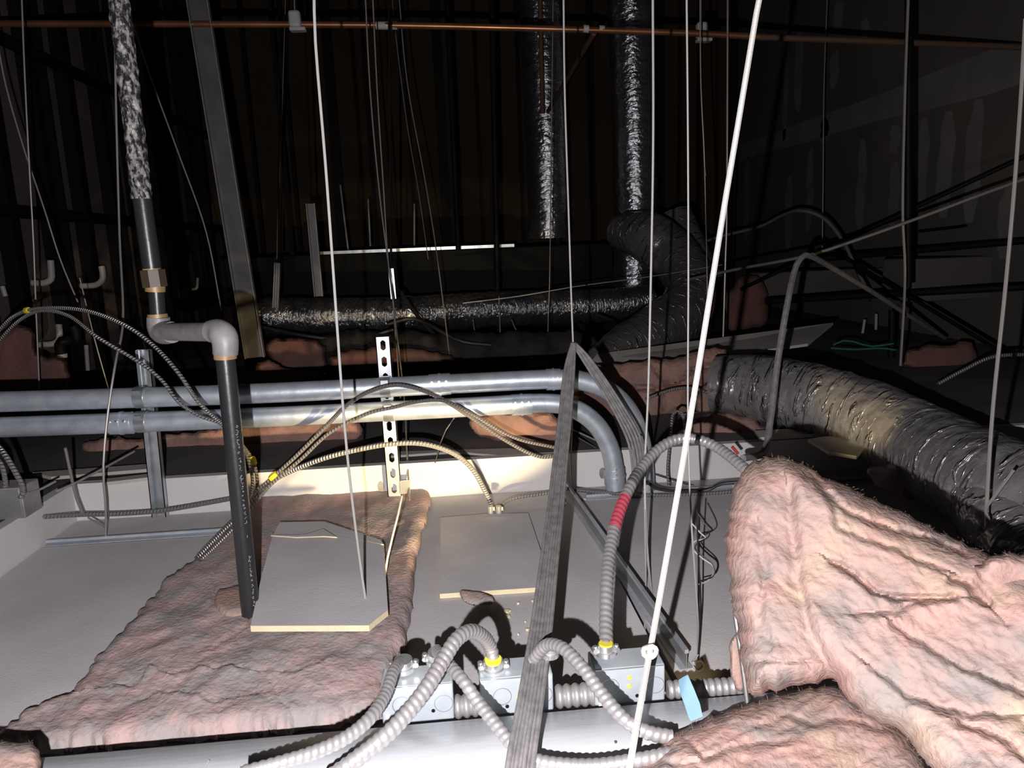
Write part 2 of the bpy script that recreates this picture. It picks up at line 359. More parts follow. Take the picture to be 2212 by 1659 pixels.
def batt(outline, mode, T, edge, step, amp=.015, fdir=0.0, freq=(6, 22), creases=(), jit=2, seed=3, base=0.0, back=True, fibres=0, flen=.014, fine=.35):
    """A torn insulation batt. mode: function (px,py)->(world point at mid plane, unit direction of its face)."""
    O = smooth_poly(outline, jit=jit, seed=seed)
    x0, y0 = O.min(0)-step; x1, y1 = O.max(0)+step
    gx = np.arange(x0, x1+step, step); gy = np.arange(y0, y1+step, step)
    X, Y = np.meshgrid(gx, gy); nx, ny = X.shape[1], X.shape[0]
    px = X.ravel(); py = Y.ravel(); D, bx, by = poly_dist(px, py, O)
    keep = D > -step*1.02
    out = D < 0; px = np.where(out, bx, px); py = np.where(out, by, py); Dc = np.clip(D, 0, None)
    idx = -np.ones(len(px), int); ids = np.where(keep)[0]; idx[ids] = np.arange(len(ids))
    W = []; Nn = []
    for i in ids:
        p, nn = mode(px[i], py[i]); W.append(tuple(p)); Nn.append(tuple(nn))
    W = np.array(W); Nn = np.array(Nn)
    e = np.clip(Dc[ids]/edge, 0, 1); prof = np.sqrt(np.clip(1-(1-e)**2, 0, 1))
    ca, sa = math.cos(fdir), math.sin(fdir); qx = px[ids]*.001; qy = py[ids]*.001
    u = qx*ca+qy*sa; v = -qx*sa+qy*ca
    warp = fbm(np.c_[u*5, v*5, u*0+seed], 2, seed)*.035
    C = np.c_[u*freq[0], (v+warp)*freq[1], np.full(len(u), seed*1.7)]
    nz = (fbm(C, 5, seed, True)*.35+fbm(C*.8+5, 5, seed+2)*.9)*amp + fbm(np.c_[u*freq[0]*4, v*freq[1]*2.2, u*0+seed], 4, seed+9)*amp*fine
    big = fbm(np.c_[u*4, v*5, u*0+seed*3], 2, seed+5)*amp*1.3
    o = T*prof + (nz+big)*np.clip(prof*1.2, 0, 1)
    for (line, wd, dp, stepd) in creases:
        L = np.array(line, float); dist = np.full(len(ids), 1e9); side = np.zeros(len(ids)); lx = px[ids]; ly = py[ids]
        wob = fbm(np.c_[qx*30, qy*30, u*0+2], 3, seed+2)*9
        for a, b in zip(L[:-1], L[1:]):
            ab = b-a; t = np.clip(((lx-a[0])*ab[0]+(ly-a[1])*ab[1])/(ab@ab), 0, 1)
            dx = lx-a[0]-ab[0]*t; dy = ly-a[1]-ab[1]*t; dd = np.hypot(dx, dy)+0; s = np.sign(ab[0]*dy-ab[1]*dx)
            m = dd < dist; dist[m] = dd[m]; side[m] = s[m]
        sd = dist*side+wob; ad = np.abs(sd)
        far = np.exp(-(np.clip(dist-wd*0, 0, None)/(wd*7))**2)
        o = o - dp*np.exp(-(ad/wd)**2)*np.where(dist < wd*9, 1, 0) + stepd/(1+np.exp(-np.clip(sd/(wd*.55), -30, 30)))*np.exp(-np.clip(sd, 0, None)/(wd*6))*far
    front = W + Nn*(base+o)[:, None]
    nv = len(ids); Vv = [tuple(p) for p in front]
    if back:
        bk = W - Nn*(T*prof*.8)[:, None]; Vv += [tuple(p) for p in bk]
    mbb = MB(); mbb.v = Vv
    for j in range(ny-1):
        for i in range(nx-1):
            q = [idx[j*nx+i], idx[j*nx+i+1], idx[(j+1)*nx+i+1], idx[(j+1)*nx+i]]
            if min(q) < 0: continue
            mbb.f.append(tuple(q)); mbb.m.append(0)
            if back: mbb.f.append(tuple(nv+t for t in q[::-1])); mbb.m.append(0)
    fb = None
    if fibres:
        rs = random.Random(seed); fb = MB()
        for _ in range(fibres):
            i = rs.randrange(nv)
            if e[i] > .5 and rs.random() < .93: continue
            p = Vector(front[i]); n0 = Vector(Nn[i])
            d1 = (n0*rs.uniform(-.1, .45)+Vector((rs.gauss(0, 1), rs.gauss(0, 1), rs.gauss(.3, 1)))*.6).normalized()
            L = flen*rs.uniform(.3, 1.1); sd = d1.cross(fw).normalized()*.00010
            p1 = p+d1*L*.5; d2 = (d1+Vector((rs.gauss(0, .5), rs.gauss(0, .5), rs.gauss(0, .5)))).normalized(); p2 = p1+d2*L*.5
            fb.add([p-sd-n0*.002, p+sd-n0*.002, p1+sd, p1-sd, p2], [(0, 1, 2, 3), (3, 2, 4)])
    return mbb, fb
def place_batt(name, res, material, label, cat='insulation', group=None):
    mbb, fb = res; A = np.array(mbb.v); c = Vector((A[:, 0].mean(), A[:, 1].mean(), A[:, 2].min()))
    if fb:
        r = empty(name, c, label, cat, group); part(mbb, 'batt', material, r)
        f = part(fb, 'loose_fibres', M_['fibre'], r, flat=True); f['kind'] = 'stuff'
        return r
    mbb.v = [tuple(Vector(v)-c) for v in mbb.v]
    o = mbb.build(name, material); o.location = c
    return tag(o, label, cat, group)
def face_mode(dfun, tilt=0):
    def f(x, y):
        p = P(x, y, d=dfun(x, y)); n = (CAM-p).normalized(); return p, n
    return f
def floor_mode(z):
    up_ = Vector((0, 0, 1))
    def f(x, y): return P(x, y, z=z), up_
    return f

# ------------------------------------------------------------------ suspended grid: tiles and tees
def tile_obj(x0, x1, y0, y1, label):
    m_ = MB(); m_.box(((x0+x1)/2, (y0+y1)/2, -.008), (x1-x0, y1-y0, .016))
    c = Vector(((x0+x1)/2, (y0+y1)/2, -.016)); m_.v = [tuple(Vector(v)-c) for v in m_.v]
    o = m_.build('ceiling_tile', M_['tile'], flat=True); o.location = c
    return tag(o, label, 'ceiling tile')
XT = .352
tile_obj(XS+.004, -.36, 2.02, YS-.004, 'narrow grey ceiling tile strip behind the left cross tee')
tile_obj(XS+.004, -.36, .62, 1.995, 'large plain grey ceiling tile left of the pink insulation')
tile_obj(-.345, XT-.006, .62, YS-.004, 'grey ceiling tile under the square cut patch and box row')
tile_obj(XT+.006, 1.30, .62, 2.075, 'grey ceiling tile right of the diagonal looking main tee')
tile_obj(XT+.006, 1.30, 2.095, YS-.004, 'narrow grey tile strip behind the right cross tee')
tile_obj(1.31, XR, -.2, YS-.004, 'ceiling tile below the large flexible duct, coloured dark for the shade there').data.materials[0] = M_['lid']  # dark board material paints in the shade between batt and duct
def tee(a, b, label, hgt=.036):
    a = Vector(a); b = Vector(b); d = (b-a).normalized(); s = d.cross(Vector((0, 0, 1)))
    c = a.copy(); r = empty('ceiling_tee', c, label, 'ceiling grid tee')
    m_ = MB(); m_.beam(a+Vector((0, 0, .002)), b+Vector((0, 0, .002)), .024, .002, side=s); part(m_, 'flange', M_['zinc'], r, flat=True)
    m_ = MB(); m_.beam(a+Vector((0, 0, hgt/2)), b+Vector((0, 0, hgt/2)), .0016, hgt, side=s); part(m_, 'web', M_['zinc_dull'], r, flat=True)
    m_ = MB(); m_.beam(a+Vector((0, 0, hgt)), b+Vector((0, 0, hgt)), .007, .007, side=s); part(m_, 'bulb', M_['zinc'], r, flat=True)
tee((XT-.03, 2.16, 0), (XT+.03, 1.17, 0), 'galvanised main tee running from the soffit to the blue tape')
tee((XS+.01, 2.008, 0), (-.50, 2.008, 0), 'thin cross tee on the large left ceiling tile', .012)
tee((XT+.02, 2.085, 0), (1.28, 2.085, 0), 'thin cross tee behind the grey tile at right', .012)

# floor batt, pink and dusty, left of centre
F1 = [(-40, 1640), (5, 1590), (55, 1545), (150, 1510), (215, 1420), (285, 1352), (340, 1275), (420, 1218), (478, 1155), (540, 1100), (560, 1072), (640, 1062), (720, 1072), (800, 1058), (870, 1042), (905, 1032), (932, 1050), (930, 1090), (905, 1180), (880, 1400), (852, 1440), (835, 1480), (822, 1560), (600, 1585), (90, 1630)]
cr = [([(165, 1515), (290, 1500), (330, 1468), (380, 1485), (450, 1470), (560, 1478), (640, 1488), (700, 1465)], 3, .004, .005),
      ([(470, 1240), (460, 1330), (540, 1350), (535, 1380), (470, 1430)], 3, .004, .002),
      ([(300, 1540), (350, 1520), (460, 1545), (560, 1530)], 3, .003, .003),
      ([(640, 1580), (600, 1540), (590, 1500)], 3, .003, .002),
      ([(830, 1180), (850, 1300), (840, 1380), (800, 1440)], 3, .003, .002)]
place_batt('insulation_batt', batt(F1, floor_mode(.006), .026, 22, 4.6, amp=.0085, fdir=-.45, freq=(9, 24), creases=cr, jit=3.5, seed=5, back=False, fibres=1500, flen=.007), M_['pink_dusty'], 'wide dusty pink insulation batt spread over the tiles under the black pipe')
place_batt('insulation_scrap', batt([(462, 1280), (520, 1262), (560, 1275), (558, 1320), (500, 1335), (465, 1325)], floor_mode(.034), .010, 10, 4, amp=.003, seed=8, jit=1, back=True), M_['pink'], 'small bright pink insulation square left of the black pipe foot')
place_batt('insulation_scrap', batt([(985, 1272), (1010, 1278), (1055, 1282), (1075, 1300), (1050, 1310), (1000, 1302)], floor_mode(.017), .010, 8, 3, amp=.003, seed=9, jit=1), M_['pink_dusty'], 'crumbled insulation scrap on the edge of the square patch')

# loose tile on the batt
def slab(name, pts, z, th, label, cat, edge_mat=True, tilt=None):
    poly = [P(x, y, z=z) for x, y in pts]; c = sum(poly, Vector())/len(poly); c.z = z-th
    m_ = MB(); m_.prism([p-c for p in poly][::-1], (0, 0, -th), 0, 1)
    o = m_.build(name, [M_['tile'], M_['tile_core']], flat=True); o.location = c
    return tag(o, label, cat)
slab('loose_ceiling_tile', [(541, 1352), (797, 1351), (812, 1338), (838, 1318), (829, 1178), (745, 1160), (690, 1150), (590, 1152), (566, 1240)], .062, .012, 'loose grey ceiling tile with cream edge lying on the pink batt', 'ceiling tile')
slab('tile_shard', [(592, 1152), (690, 1150), (745, 1160), (829, 1176), (822, 1166), (700, 1126), (604, 1128)], .060, .008, 'broken grey tile shard behind the loose tile', 'ceiling tile')
slab('torn_paper_scrap', [(585, 1156), (660, 1154), (698, 1142), (728, 1160), (700, 1158), (640, 1160)], .068, .003, 'small torn paper scrap on the broken tile edge', 'scrap')
slab('square_patch', [(950, 1283), (1178, 1268), (1180, 1225), (1141, 1108), (1040, 1110), (952, 1118)], .012, .011, 'square cut tile patch with cream front edge in the centre', 'ceiling tile')
for i, (x, y, s) in enumerate([(1095, 1322, 9), (1120, 1305, 5), (1139, 1362, 4), (1135, 1345, 3), (1120, 1372, 2.5), (1098, 1334, 6), (1150, 1300, 3)]):
    m_ = MB(); c = P(x, y, z=.002); rs = random.Random(i)
    pl = [Vector((math.cos(a)*s*.0008*rs.uniform(.5, 1.3), math.sin(a)*s*.0008*rs.uniform(.5, 1.3), 0)) for a in [k*1.25 for k in range(5)]]
    m_.prism(pl, (0, 0, .004)); o = m_.build('tile_crumb', M_['tile_core'], flat=True); o.location = c
    tag(o, ['largest cream tile crumb, second from the left before the square patch', 'cream crumb touching the front edge of the square patch', 'cream crumb nearest the grey cable bundle, lower of two', 'cream crumb just above the one nearest the cable bundle', 'small cream crumb closest to the middle junction box', 'leftmost cream crumb in front of the square patch', 'cream crumb at the right front corner of the square patch'][i], 'crumb', 'tile crumbs before the square patch')

# ------------------------------------------------------------------ white luminaire housing along the bottom
YT = .958
prof = [(YT, 0.0), (YT, .088), (YT-.006, .092), (.900, .104), (.872, .108), (.845, .100), (.822, .082), (.80, .064), (.74, .052), (.58, .050), (.58, 0)]
r = empty('light_fixture_housing', (0, .77, .0), 'long white metal light fixture housing along the bottom edge', 'light fixture')
m_ = MB(); x0, x1 = -.66, 1.2
for (y_, z_) in prof: m_.v += [(x0, y_, z_), (x1, y_, z_)]
n = len(prof)
for i in range(n-1): m_.f.append((2*i, 2*i+1, 2*i+3, 2*i+2)); m_.m.append(0)
m_.f.append(tuple(2*i for i in range(n))); m_.m.append(0); m_.f.append(tuple(2*i+1 for i in range(n))[::-1]); m_.m.append(0)
part(m_, 'housing', M_['white_metal'], r)
m_ = MB(); m_.box((-.345, .872, .108), (.0015, .04, .0012)); part(m_, 'seam', M_['white_metal'], r, flat=True)

# ------------------------------------------------------------------ junction boxes
def jbox(pl, pr, label, knock, dots, holes):
    a = P(*pl, z=.092); b = P(*pr, z=.092); xa, xb = a.x, b.x; w_ = xb-xa; hh = .058; dd = .052; y0 = YT+.004; z0 = .088
    c = Vector(((xa+xb)/2, y0+dd/2, z0)); r = empty('junction_box', c, label, 'junction box', None)
    m_ = MB(); m_.box((c.x, c.y, z0+hh/2), (w_, dd, hh)); part(m_, 'body', M_['zinc_box'], r, bevel=.0025)
    def ring(cx, cz, R, th=.0012, yy=y0-.0004):
        m_ = MB(); vs = []; fs = []
        for k in range(28):
            t = 2*math.pi*k/28
            for q in (R-th, R): vs.append((cx+math.cos(t)*q, yy, cz+math.sin(t)*q))
        for k in range(28): k2 = (k+1) % 28; fs.append((2*k, 2*k+1, 2*k2+1, 2*k2))
        m_.add(vs, fs); part(m_, 'knockout_ring', M_['strut'], r, flat=True)
    for u_ in knock: ring(xa+w_*u_, z0+hh*.5, .0135)
    ring(xa+w_*.86, z0+hh*.45, .0135)
    for (u_, v_) in dots:
        m_ = MB(); m_.tube([(xa+w_*u_, y0+.001, z0+hh*v_), (xa+w_*u_, y0-.002, z0+hh*v_)], .0027, 12); tag(part(m_, 'screw', M_['lime'], r), 'lime yellow screw tip')
    for (u_, v_) in holes:
        m_ = MB(); m_.tube([(xa+w_*u_, y0+.001, z0+hh*v_), (xa+w_*u_, y0-.0006, z0+hh*v_)], .0028, 12); tag(part(m_, 'screw_hole', M_['black'], r), 'small black round hole')
    m_ = MB(); m_.box((c.x, y0-.0008, z0+hh-.001), (w_*.97, .0012, .0012)); part(m_, 'lid_edge', M_['strut'], r, flat=True)
    m_ = MB(); m_.box((xa+w_*.08, y0-.001, z0+.010), (.006, .001, .018)); part(m_, 'paper_label', M_['solder'], r, flat=True)
    return r, xa, xb, y0, z0+hh, dd
B1 = jbox((826, 1567), (982, 1556), 'leftmost galvanised junction box behind the white light fixture', [.28], [], [(.71, .28)])
B2 = jbox((1040, 1550), (1199, 1540), 'middle galvanised junction box behind the grey cable bundle', [.30], [(.52, .46)], [(.36, .22)])
B3 = jbox((1288, 1530), (1441, 1516), 'right galvanised junction box with two lime screws', [.22], [(.49, .72), (.49, .48)], [(.24, .17), (.60, .2)])

def connector(c, d, r_, label, yellow=True, parent=None):
    """two-piece clamp connector: ring body, two screw ears, throat"""
    c = Vector(c); d = Vector(d).normalized(); s = Vector((1, 0, 0)); s = (s-d*s.dot(d)).normalized(); t = d.cross(s)
    rr = empty('cable_connector', c, label, 'cable connector', None)
    m_ = MB(); m_.tube([c-d*.002, c+d*.005, c+d*.0055, c+d*.014], [r_*1.45, r_*1.45, r_*1.2, r_*1.12], 20); part(m_, 'clamp_ring', M_['clamp'], rr)
    for k in (-1, 1):
        m_ = MB(); q = c+s*(k*r_*1.5)+d*.006; m_.tube([q-t*.006, q+t*.006], .0042, 10); m_.tube([q-d*.006, q+d*.006], .003, 10); part(m_, 'clamp_screw', M_['clamp'], rr)
    if yellow:
        m_ = MB(); m_.tube([c+d*.010, c+d*.016], r_*.98, 16); tag(part(m_, 'bushing', M_['yellow'], rr), 'yellow bushing')
    return rr

def flex(name, pts, wpx, label, cat='flexible conduit', pitch=.0088, bump=.085, mats=None, n=14, bands=()):
    """corrugated armoured conduit; bands = (t0,t1,material,label) painted stretches as parts"""
    r_ = wpx/2*depth_of(pts[len(pts)//2])/F
    R = resample(pts, pitch/5)
    c = R[0].copy()
    rt_ = empty(name, c, label, cat) if bands else None
    m_ = MB(); m_.tube(R, r_*.97, n, corr=(pitch, bump, True))
    if not rt_:
        m_.v = [tuple(Vector(v)-c) for v in m_.v]; o = m_.build(name, M_['flex']); o.location = c; return tag(o, label, cat)
    part(m_, 'armour', M_['flex'], rt_)
    for (t0, t1, mm, nm, lb) in bands:
        i0 = int(t0*len(R)); i1 = int(t1*len(R)); q = MB(); q.tube(R[i0:i1], r_*1.015, n, corr=(pitch, bump, True)); tag(part(q, nm, mm, rt_), lb)
    return rt_

# flex conduits at the boxes
zt = B1[4]
flex('flexible_conduit', [P(863, 1432, d=1.075), P(850, 1450, d=1.03), P(832, 1500, d=.98), P(800, 1550, d=.93), P(750, 1592, d=.90), P(680, 1625, d=.875), P(600, 1650, d=.855), P(520, 1672, d=.84)], 30, 'armoured conduit curving down left from the leftmost junction box', n=14)
flex('flexible_conduit', [P(1067, 1430, d=1.08), P(1058, 1395, d=1.08), P(1040, 1372, d=1.05), P(1015, 1364, d=1.02), P(985, 1383, d=.99), P(955, 1430, d=.96), P(925, 1480, d=.93), P(880, 1540, d=.90), P(830, 1592, d=.875), P(770, 1640, d=.86), P(700, 1690, d=.85)], 33, 'armoured conduit arching from the middle box down to the bottom edge')
flex('flexible_conduit', [P(943, 1405, d=1.07), P(960, 1425, d=1.03), P(1000, 1470, d=.985), P(1035, 1520, d=.965), P(1075, 1570, d=.94), P(1110, 1612, d=.92), P(1150, 1640, d=.90), P(1210, 1652, d=.89), P(1290, 1654, d=.885), P(1390, 1640, d=.88), P(1470, 1625, d=.89), P(1550, 1620, d=.90)], 30, 'armoured conduit crossing under the arch and passing behind the cable bundle')
flex('flexible_conduit', [P(1152, 1425, d=1.08), P(1170, 1402, d=1.065), P(1188, 1392, d=1.05), P(1220, 1403, d=1.02), P(1262, 1447, d=.985), P(1305, 1505, d=.955), P(1350, 1555, d=.93), P(1400, 1582, d=.92), P(1450, 1592, d=.92)], 29, 'armoured conduit from behind the cable bundle down across the right box')
flex('flexible_conduit', [P(1310, 1402, d=1.09), P(1309, 1340, d=1.13), P(1311, 1260, d=1.18), P(1318, 1190, d=1.24), P(1333, 1120, d=1.30), P(1362, 1050, d=1.36), P(1402, 990, d=1.42), P(1450, 953, d=1.45), P(1500, 948, d=1.45), P(1550, 967, d=1.42), P(1600, 1005, d=1.36), P(1650, 1050, d=1.3)], 23, 'tall armoured conduit with a red stretch arching from the right box', pitch=.0105, bands=[(.325, .435, M_['flex_red'], 'paint_band', 'red painted stretch'), (.475, .53, M_['flex_dark'], 'tape_band', 'dark taped stretch')])
connector(P(872, 1442, d=1.08), (0, -.1, 1), .012, 'zinc cable clamp on the leftmost junction box top left', False)
connector(P(945, 1424, d=1.085), (0, -.2, 1), .012, 'zinc cable clamp on the leftmost junction box top right', False)
connector(P(1066, 1442, d=1.08), (0, -.2, 1), .0125, 'clear zinc clamp with yellow bushing on the middle box')
connector(P(1188, 1410, d=1.09), (0, -.2, 1), .010, 'zinc cable clamp behind the cable bundle on the middle box', False)
connector(P(1309, 1410, d=1.09), (0, 0, 1), .0105, 'zinc clamp with yellow bushing on the right junction box')
# big nipples between the boxes
for (a, b, lb) in [((980, 1527), (1042, 1520), 'short thick flexible conduit joining the leftmost and middle boxes'), ((1199, 1505), (1287, 1498), 'short thick flexible conduit joining the middle and right boxes')]:
    p = P(*a, Y=YT+.03); q = P(*b, Y=YT+.03); R = resample([p, q], .0015); m_ = MB(); m_.tube(R, .0155, 20, corr=(.0125, .13, False)); c = p.copy(); m_.v = [tuple(Vector(v)-c) for v in m_.v]
    o = m_.build('flexible_conduit', M_['flex']); o.location = c; tag(o, lb, 'flexible conduit')
p = P(1441, 1490, Y=YT+.03); q = P(1640, 1480, Y=YT+.03); R = resample([p, q], .0015); m_ = MB(); m_.tube(R, .0125, 18, corr=(.0105, .12, False)); m_.v = [tuple(Vector(v)-p) for v in m_.v]
o = m_.build('flexible_conduit', M_['flex']); o.location = p; tag(o, 'thick flexible conduit leaving the right box toward the pink insulation', 'flexible conduit')
# blue tape flag
m_ = MB(); tp = [(1478, 1462), (1486, 1458), (1500, 1490), (1512, 1520), (1518, 1548)]; tq = [(1466, 1470), (1470, 1500), (1478, 1520), (1487, 1548), (1492, 1558)]
A = [P(x, y, d=.965-.006*i) for i, (x, y) in enumerate(tp)]; B = [P(x, y, d=.965-.006*i+.004) for i, (x, y) in enumerate(tq)]
c = A[0].copy(); n = len(A); off = fw*.0012
vs = [p-c for p in A+B]+[p-c+off for p in A+B]
fs = []
for i in range(n-1): fs += [(i, i+1, n+i+1, n+i), (2*n+i, 3*n+i, 3*n+i+1, 2*n+i+1), (i, 2*n+i, 2*n+i+1, i+1), (n+i, n+i+1, 3*n+i+1, 3*n+i)]
m_.add(vs, fs); o = m_.build('tape_flag', M_['blue']); o.location = c; tag(o, 'light blue tape flag at the right end of the light fixture', 'tape')

# ------------------------------------------------------------------ grey cable bundle
r = empty('cable_bundle', P(1238, 742, d=1.94), 'flat bundle of grey cables hooked high and fanning to the bottom edge', 'cable bundle')
rs = random.Random(4)
for k in range(7):
    t = (k-3)/3.0
    C = [(1239, 742, 1.93, 3), (1230, 800, 1.88, 9), (1221, 900, 1.78, 12), (1210, 1000, 1.66, 13), (1202, 1080, 1.56, 14), (1188, 1200, 1.38, 17), (1170, 1350, 1.18, 21), (1148, 1500, 1.00, 24), (1128, 1620, .90, 26), (1115, 1720, .84, 27)]
    pts = [P(x+t*w_+rs.uniform(-1, 1), y, d=d_+.004*(k % 2)) for (x, y, d_, w_) in C]
    m_ = MB(); m_.tube(resample(pts, .02), .0031+.0007*(k % 3 == 0), 8); part(m_, 'cable', M_['cable'], r)
for k in range(5):
    t = (k-2)/2.0
    C = [(1240, 742, 1.94, 2), (1262, 770, 1.95, 7), (1300, 825, 1.97, 10), (1340, 890, 1.98, 12), (1370, 950, 1.98, 15), (1380, 1010, 1.98, 16), (1378, 1062, 2.0, 16)]
    pts = [P(x+t*w_*.8, y-t*w_*.5, d=d_+.004*(k % 2)) for (x, y, d_, w_) in C]
    m_ = MB(); m_.tube(resample(pts, .02), .0036, 8); part(m_, 'cable', M_['cable'], r)
m_ = MB(); R = [P(1205+18*math.cos(a), 1085+12*math.sin(a), d=1.585) for a in np.linspace(0, 2*math.pi, 16)]
m_.tube(R, .0016, 6); m_.tube([P(1372+14*math.cos(a), 940+3*math.sin(a), d=2.15) for a in np.linspace(0, 2*math.pi, 14)], .0015, 6); tag(part(m_, 'wire_tie', M_['wire_dark'], r), 'dark tie wire')

# ------------------------------------------------------------------ black gas pipe with elbow run
r = empty('gas_pipe', P(541, 1345, z=.0), 'black steel pipe dropping through grey elbows into the pink batt', 'pipe')
yp = P(541, 1338, z=.02).y
low = [P(486, 765, Y=yp+.02), P(543, 1338, Y=yp)]
m_ = MB(); m_.tube([low[0], low[1], low[1]+(low[1]-low[0]).normalized()*.03], .0182, 24); part(m_, 'lower_pipe', M_['black_pipe'], r)
m_ = MB(); a = P(484, 745, Y=yp+.02); b = P(487, 772, Y=yp+.02); m_.tube([P(486, 763, Y=yp+.02), P(487, 775, Y=yp+.02)], .0215, 20); tag(part(m_, 'brass_collar', M_['brass'], r), 'brass coloured collar')
m_ = MB(); m_.tube(resample([P(455, 716, Y=yp+.05), P(472, 716, Y=yp+.04), P(484, 728, Y=yp+.025), P(487, 745, Y=yp+.02), P(487, 765, Y=yp+.02)], .006), [.022, .0245, .0265, .0245, .0235], 22); part(m_, 'elbow', M_['grey_pipe'], r)
m_ = MB(); m_.tube([P(350, 717, Y=yp+.22), P(458, 717, Y=yp+.05)], .0190, 20); tag(part(m_, 'cross_pipe', M_['grey_pipe'], r), 'dusty grey pipe')
yu = yp+.25
m_ = MB(); m_.tube(resample([P(372, 718, Y=yp+.20), P(352, 718, Y=yu-.01), P(344, 706, Y=yu), P(342, 685, Y=yu)], .006), [.023, .025, .026, .024], 20); part(m_, 'elbow', M_['grey_pipe'], r)
m_ = MB(); m_.tube([P(342, 690, Y=yu), P(337, 625, Y=yu)], .0165, 18); part(m_, 'nipple', M_['black_pipe'], r)
m_ = MB(); m_.tube([P(341, 686, Y=yu), P(340, 678, Y=yu)], .021, 18); m_.tube([P(335.5, 630, Y=yu), P(335, 618, Y=yu)], .021, 18); m_.tube([P(328, 584, Y=yu), P(327, 575, Y=yu)], .019, 18); tag(part(m_, 'brass_ring', M_['brass'], r), 'brass rings')
m_ = MB(); m_.tube([P(335, 620, Y=yu), P(329, 583, Y=yu)], .027, 8); part(m_, 'union_nut', M_['bronze'], r, flat=True)
m_ = MB(); m_.tube([P(328, 580, Y=yu), P(305, 415, Y=yu)], .0195, 20); part(m_, 'upper_pipe', M_['black_pipe'], r)
def crust(s, a, R): return R*(1+.09*math.sin(s*61+a*3)*math.sin(s*97-a*2)+.04*math.sin(s*211+a*5))
m_ = MB(); m_.tube([P(307, 430, Y=yu), P(250, -60, Y=yu)], .0205, 28, step=.005, ovf=crust); tag(part(m_, 'flaking_wrap', M_['crusty'], r), 'crusty pipe wrap with white flakes')
# faded print down the pipe, as unreadable strokes
m_ = MB(); rs = random.Random(12)
ax = (low[1]-low[0]).normalized(); L0 = (low[1]-low[0]).length
side = (rt*.72-fw*.69); side = (side-ax*side.dot(ax)).normalized(); tn = ax.cross(side).normalized()
s = .26
while s < .95:
    if rs.random() < .22: s += .02; continue
    c0 = low[0].lerp(low[1], s)+side*.0184; hgt = .0035; wd = .011
    for q in range(rs.choice([2, 3, 3])):
        a_ = rs.choice([0, math.pi/2, math.pi/2, .9, -.9]); cc = c0+ax*rs.uniform(-.4, .4)*wd*.8+tn*rs.uniform(-.5, .5)*hgt
        dd = ax*math.cos(a_)+tn*math.sin(a_); ll = rs.uniform(.3, .5)*wd*(.55 if abs(math.sin(a_)) > .9 else 1)
        nn = dd.cross(side)*.0005
        m_.add([cc-dd*ll/2-nn, cc+dd*ll/2-nn, cc+dd*ll/2+nn, cc-dd*ll/2+nn], [(0, 1, 2, 3)])
    s += .016
tag(part(m_, 'printed_marking', M_['mark'], r, flat=True), 'faded white print along the pipe')

# ------------------------------------------------------------------ strut channels and conduits
def strut(xp, yb, zt_, zb, Y, label, slots=True, lean=0.0, wd=.0413):
    """C-channel standing on end; slotted back to the viewer"""
    xb = P(xp, yb, Y=Y).x; xt = xb+lean
    base = Vector((xb, Y, zb)); top = Vector((xt, Y, zt_)); r = empty('strut_channel', base, label, 'strut channel'); Lh = (top-base).length
    ax_ = (top-base).normalized(); X = Vector((1, 0, 0)); X = (X-ax_*X.dot(ax_)).normalized(); Yv = Vector((0, 1, 0)); t = .0026; h2 = wd/2
    m_ = MB(); q = lambda u, v, s: base+X*u+Yv*v+ax_*s
    def plate(u0, u1, v0, v1, s0, s1): m_.box((q((u0+u1)/2, (v0+v1)/2, (s0+s1)/2)), (abs(u1-u0), abs(v1-v0), s1-s0), Matrix((X, Yv, ax_)).transposed())
    plate(-h2, -h2+t, 0, wd*.5, 0, Lh); plate(h2-t, h2, 0, wd*.5, 0, Lh)
    if slots:
        sw = .0075; pit = .048; sl = .029
        plate(-h2, -sw, 0, t, 0, Lh); plate(sw, h2, 0, t, 0, Lh); s = Lh; 
        while s > 0:
            s0 = max(0, s-(pit-sl)/2); plate(-sw, sw, 0, t, s0, s)
            e = s0-sl
            if e < 0: break
            for (su, sg) in ((-1, 1), (1, 1)):   # clipped slot corners
                for (z0_, z1_) in ((s0, s0-.005), (e, e+.005)):
                    a = [q(su*sw, 0, z0_), q(su*sw*.3, 0, z0_), q(su*sw, 0, z1_)]; m_.prism(a, Yv*t)
            s = max(0, e-(pit-sl)/2)
            plate(-sw, sw, 0, t, s, e)
    else:
        plate(-h2, -h2+.009, 0, t, 0, Lh); plate(h2-.009, h2, 0, t, 0, Lh); plate(-h2, h2, wd*.5-t, wd*.5, 0, Lh)
        plate(-h2+.009, -h2+.011, 0, .008, 0, Lh); plate(h2-.011, h2-.009, 0, .008, 0, Lh)
    part(m_, 'channel', M_['strut'], r, flat=True)
    return r
YST = 2.145
zt1 = P(826, 728, Y=YST).z; zt2 = P(306, 757, Y=YST).z
st1 = strut(852, 1060, zt1, .012, YST, 'upright slotted strut channel behind the conduits, centre', True, lean=P(826, 728, Y=YST).x-P(852, 1060, Y=YST).x)
st2 = strut(340, 1092, zt2, .012, YST, 'upright open strut channel behind the conduits, left', False, lean=P(306, 757, Y=YST).x-P(340, 1092, Y=YST).x)
m_ = MB(); c = P(875, 1052, Y=YST-.004); m_.box(c, (.03, .006, .04)); part(m_, 'foot_bracket', M_['clamp'], st1, flat=True)
YC = 2.110
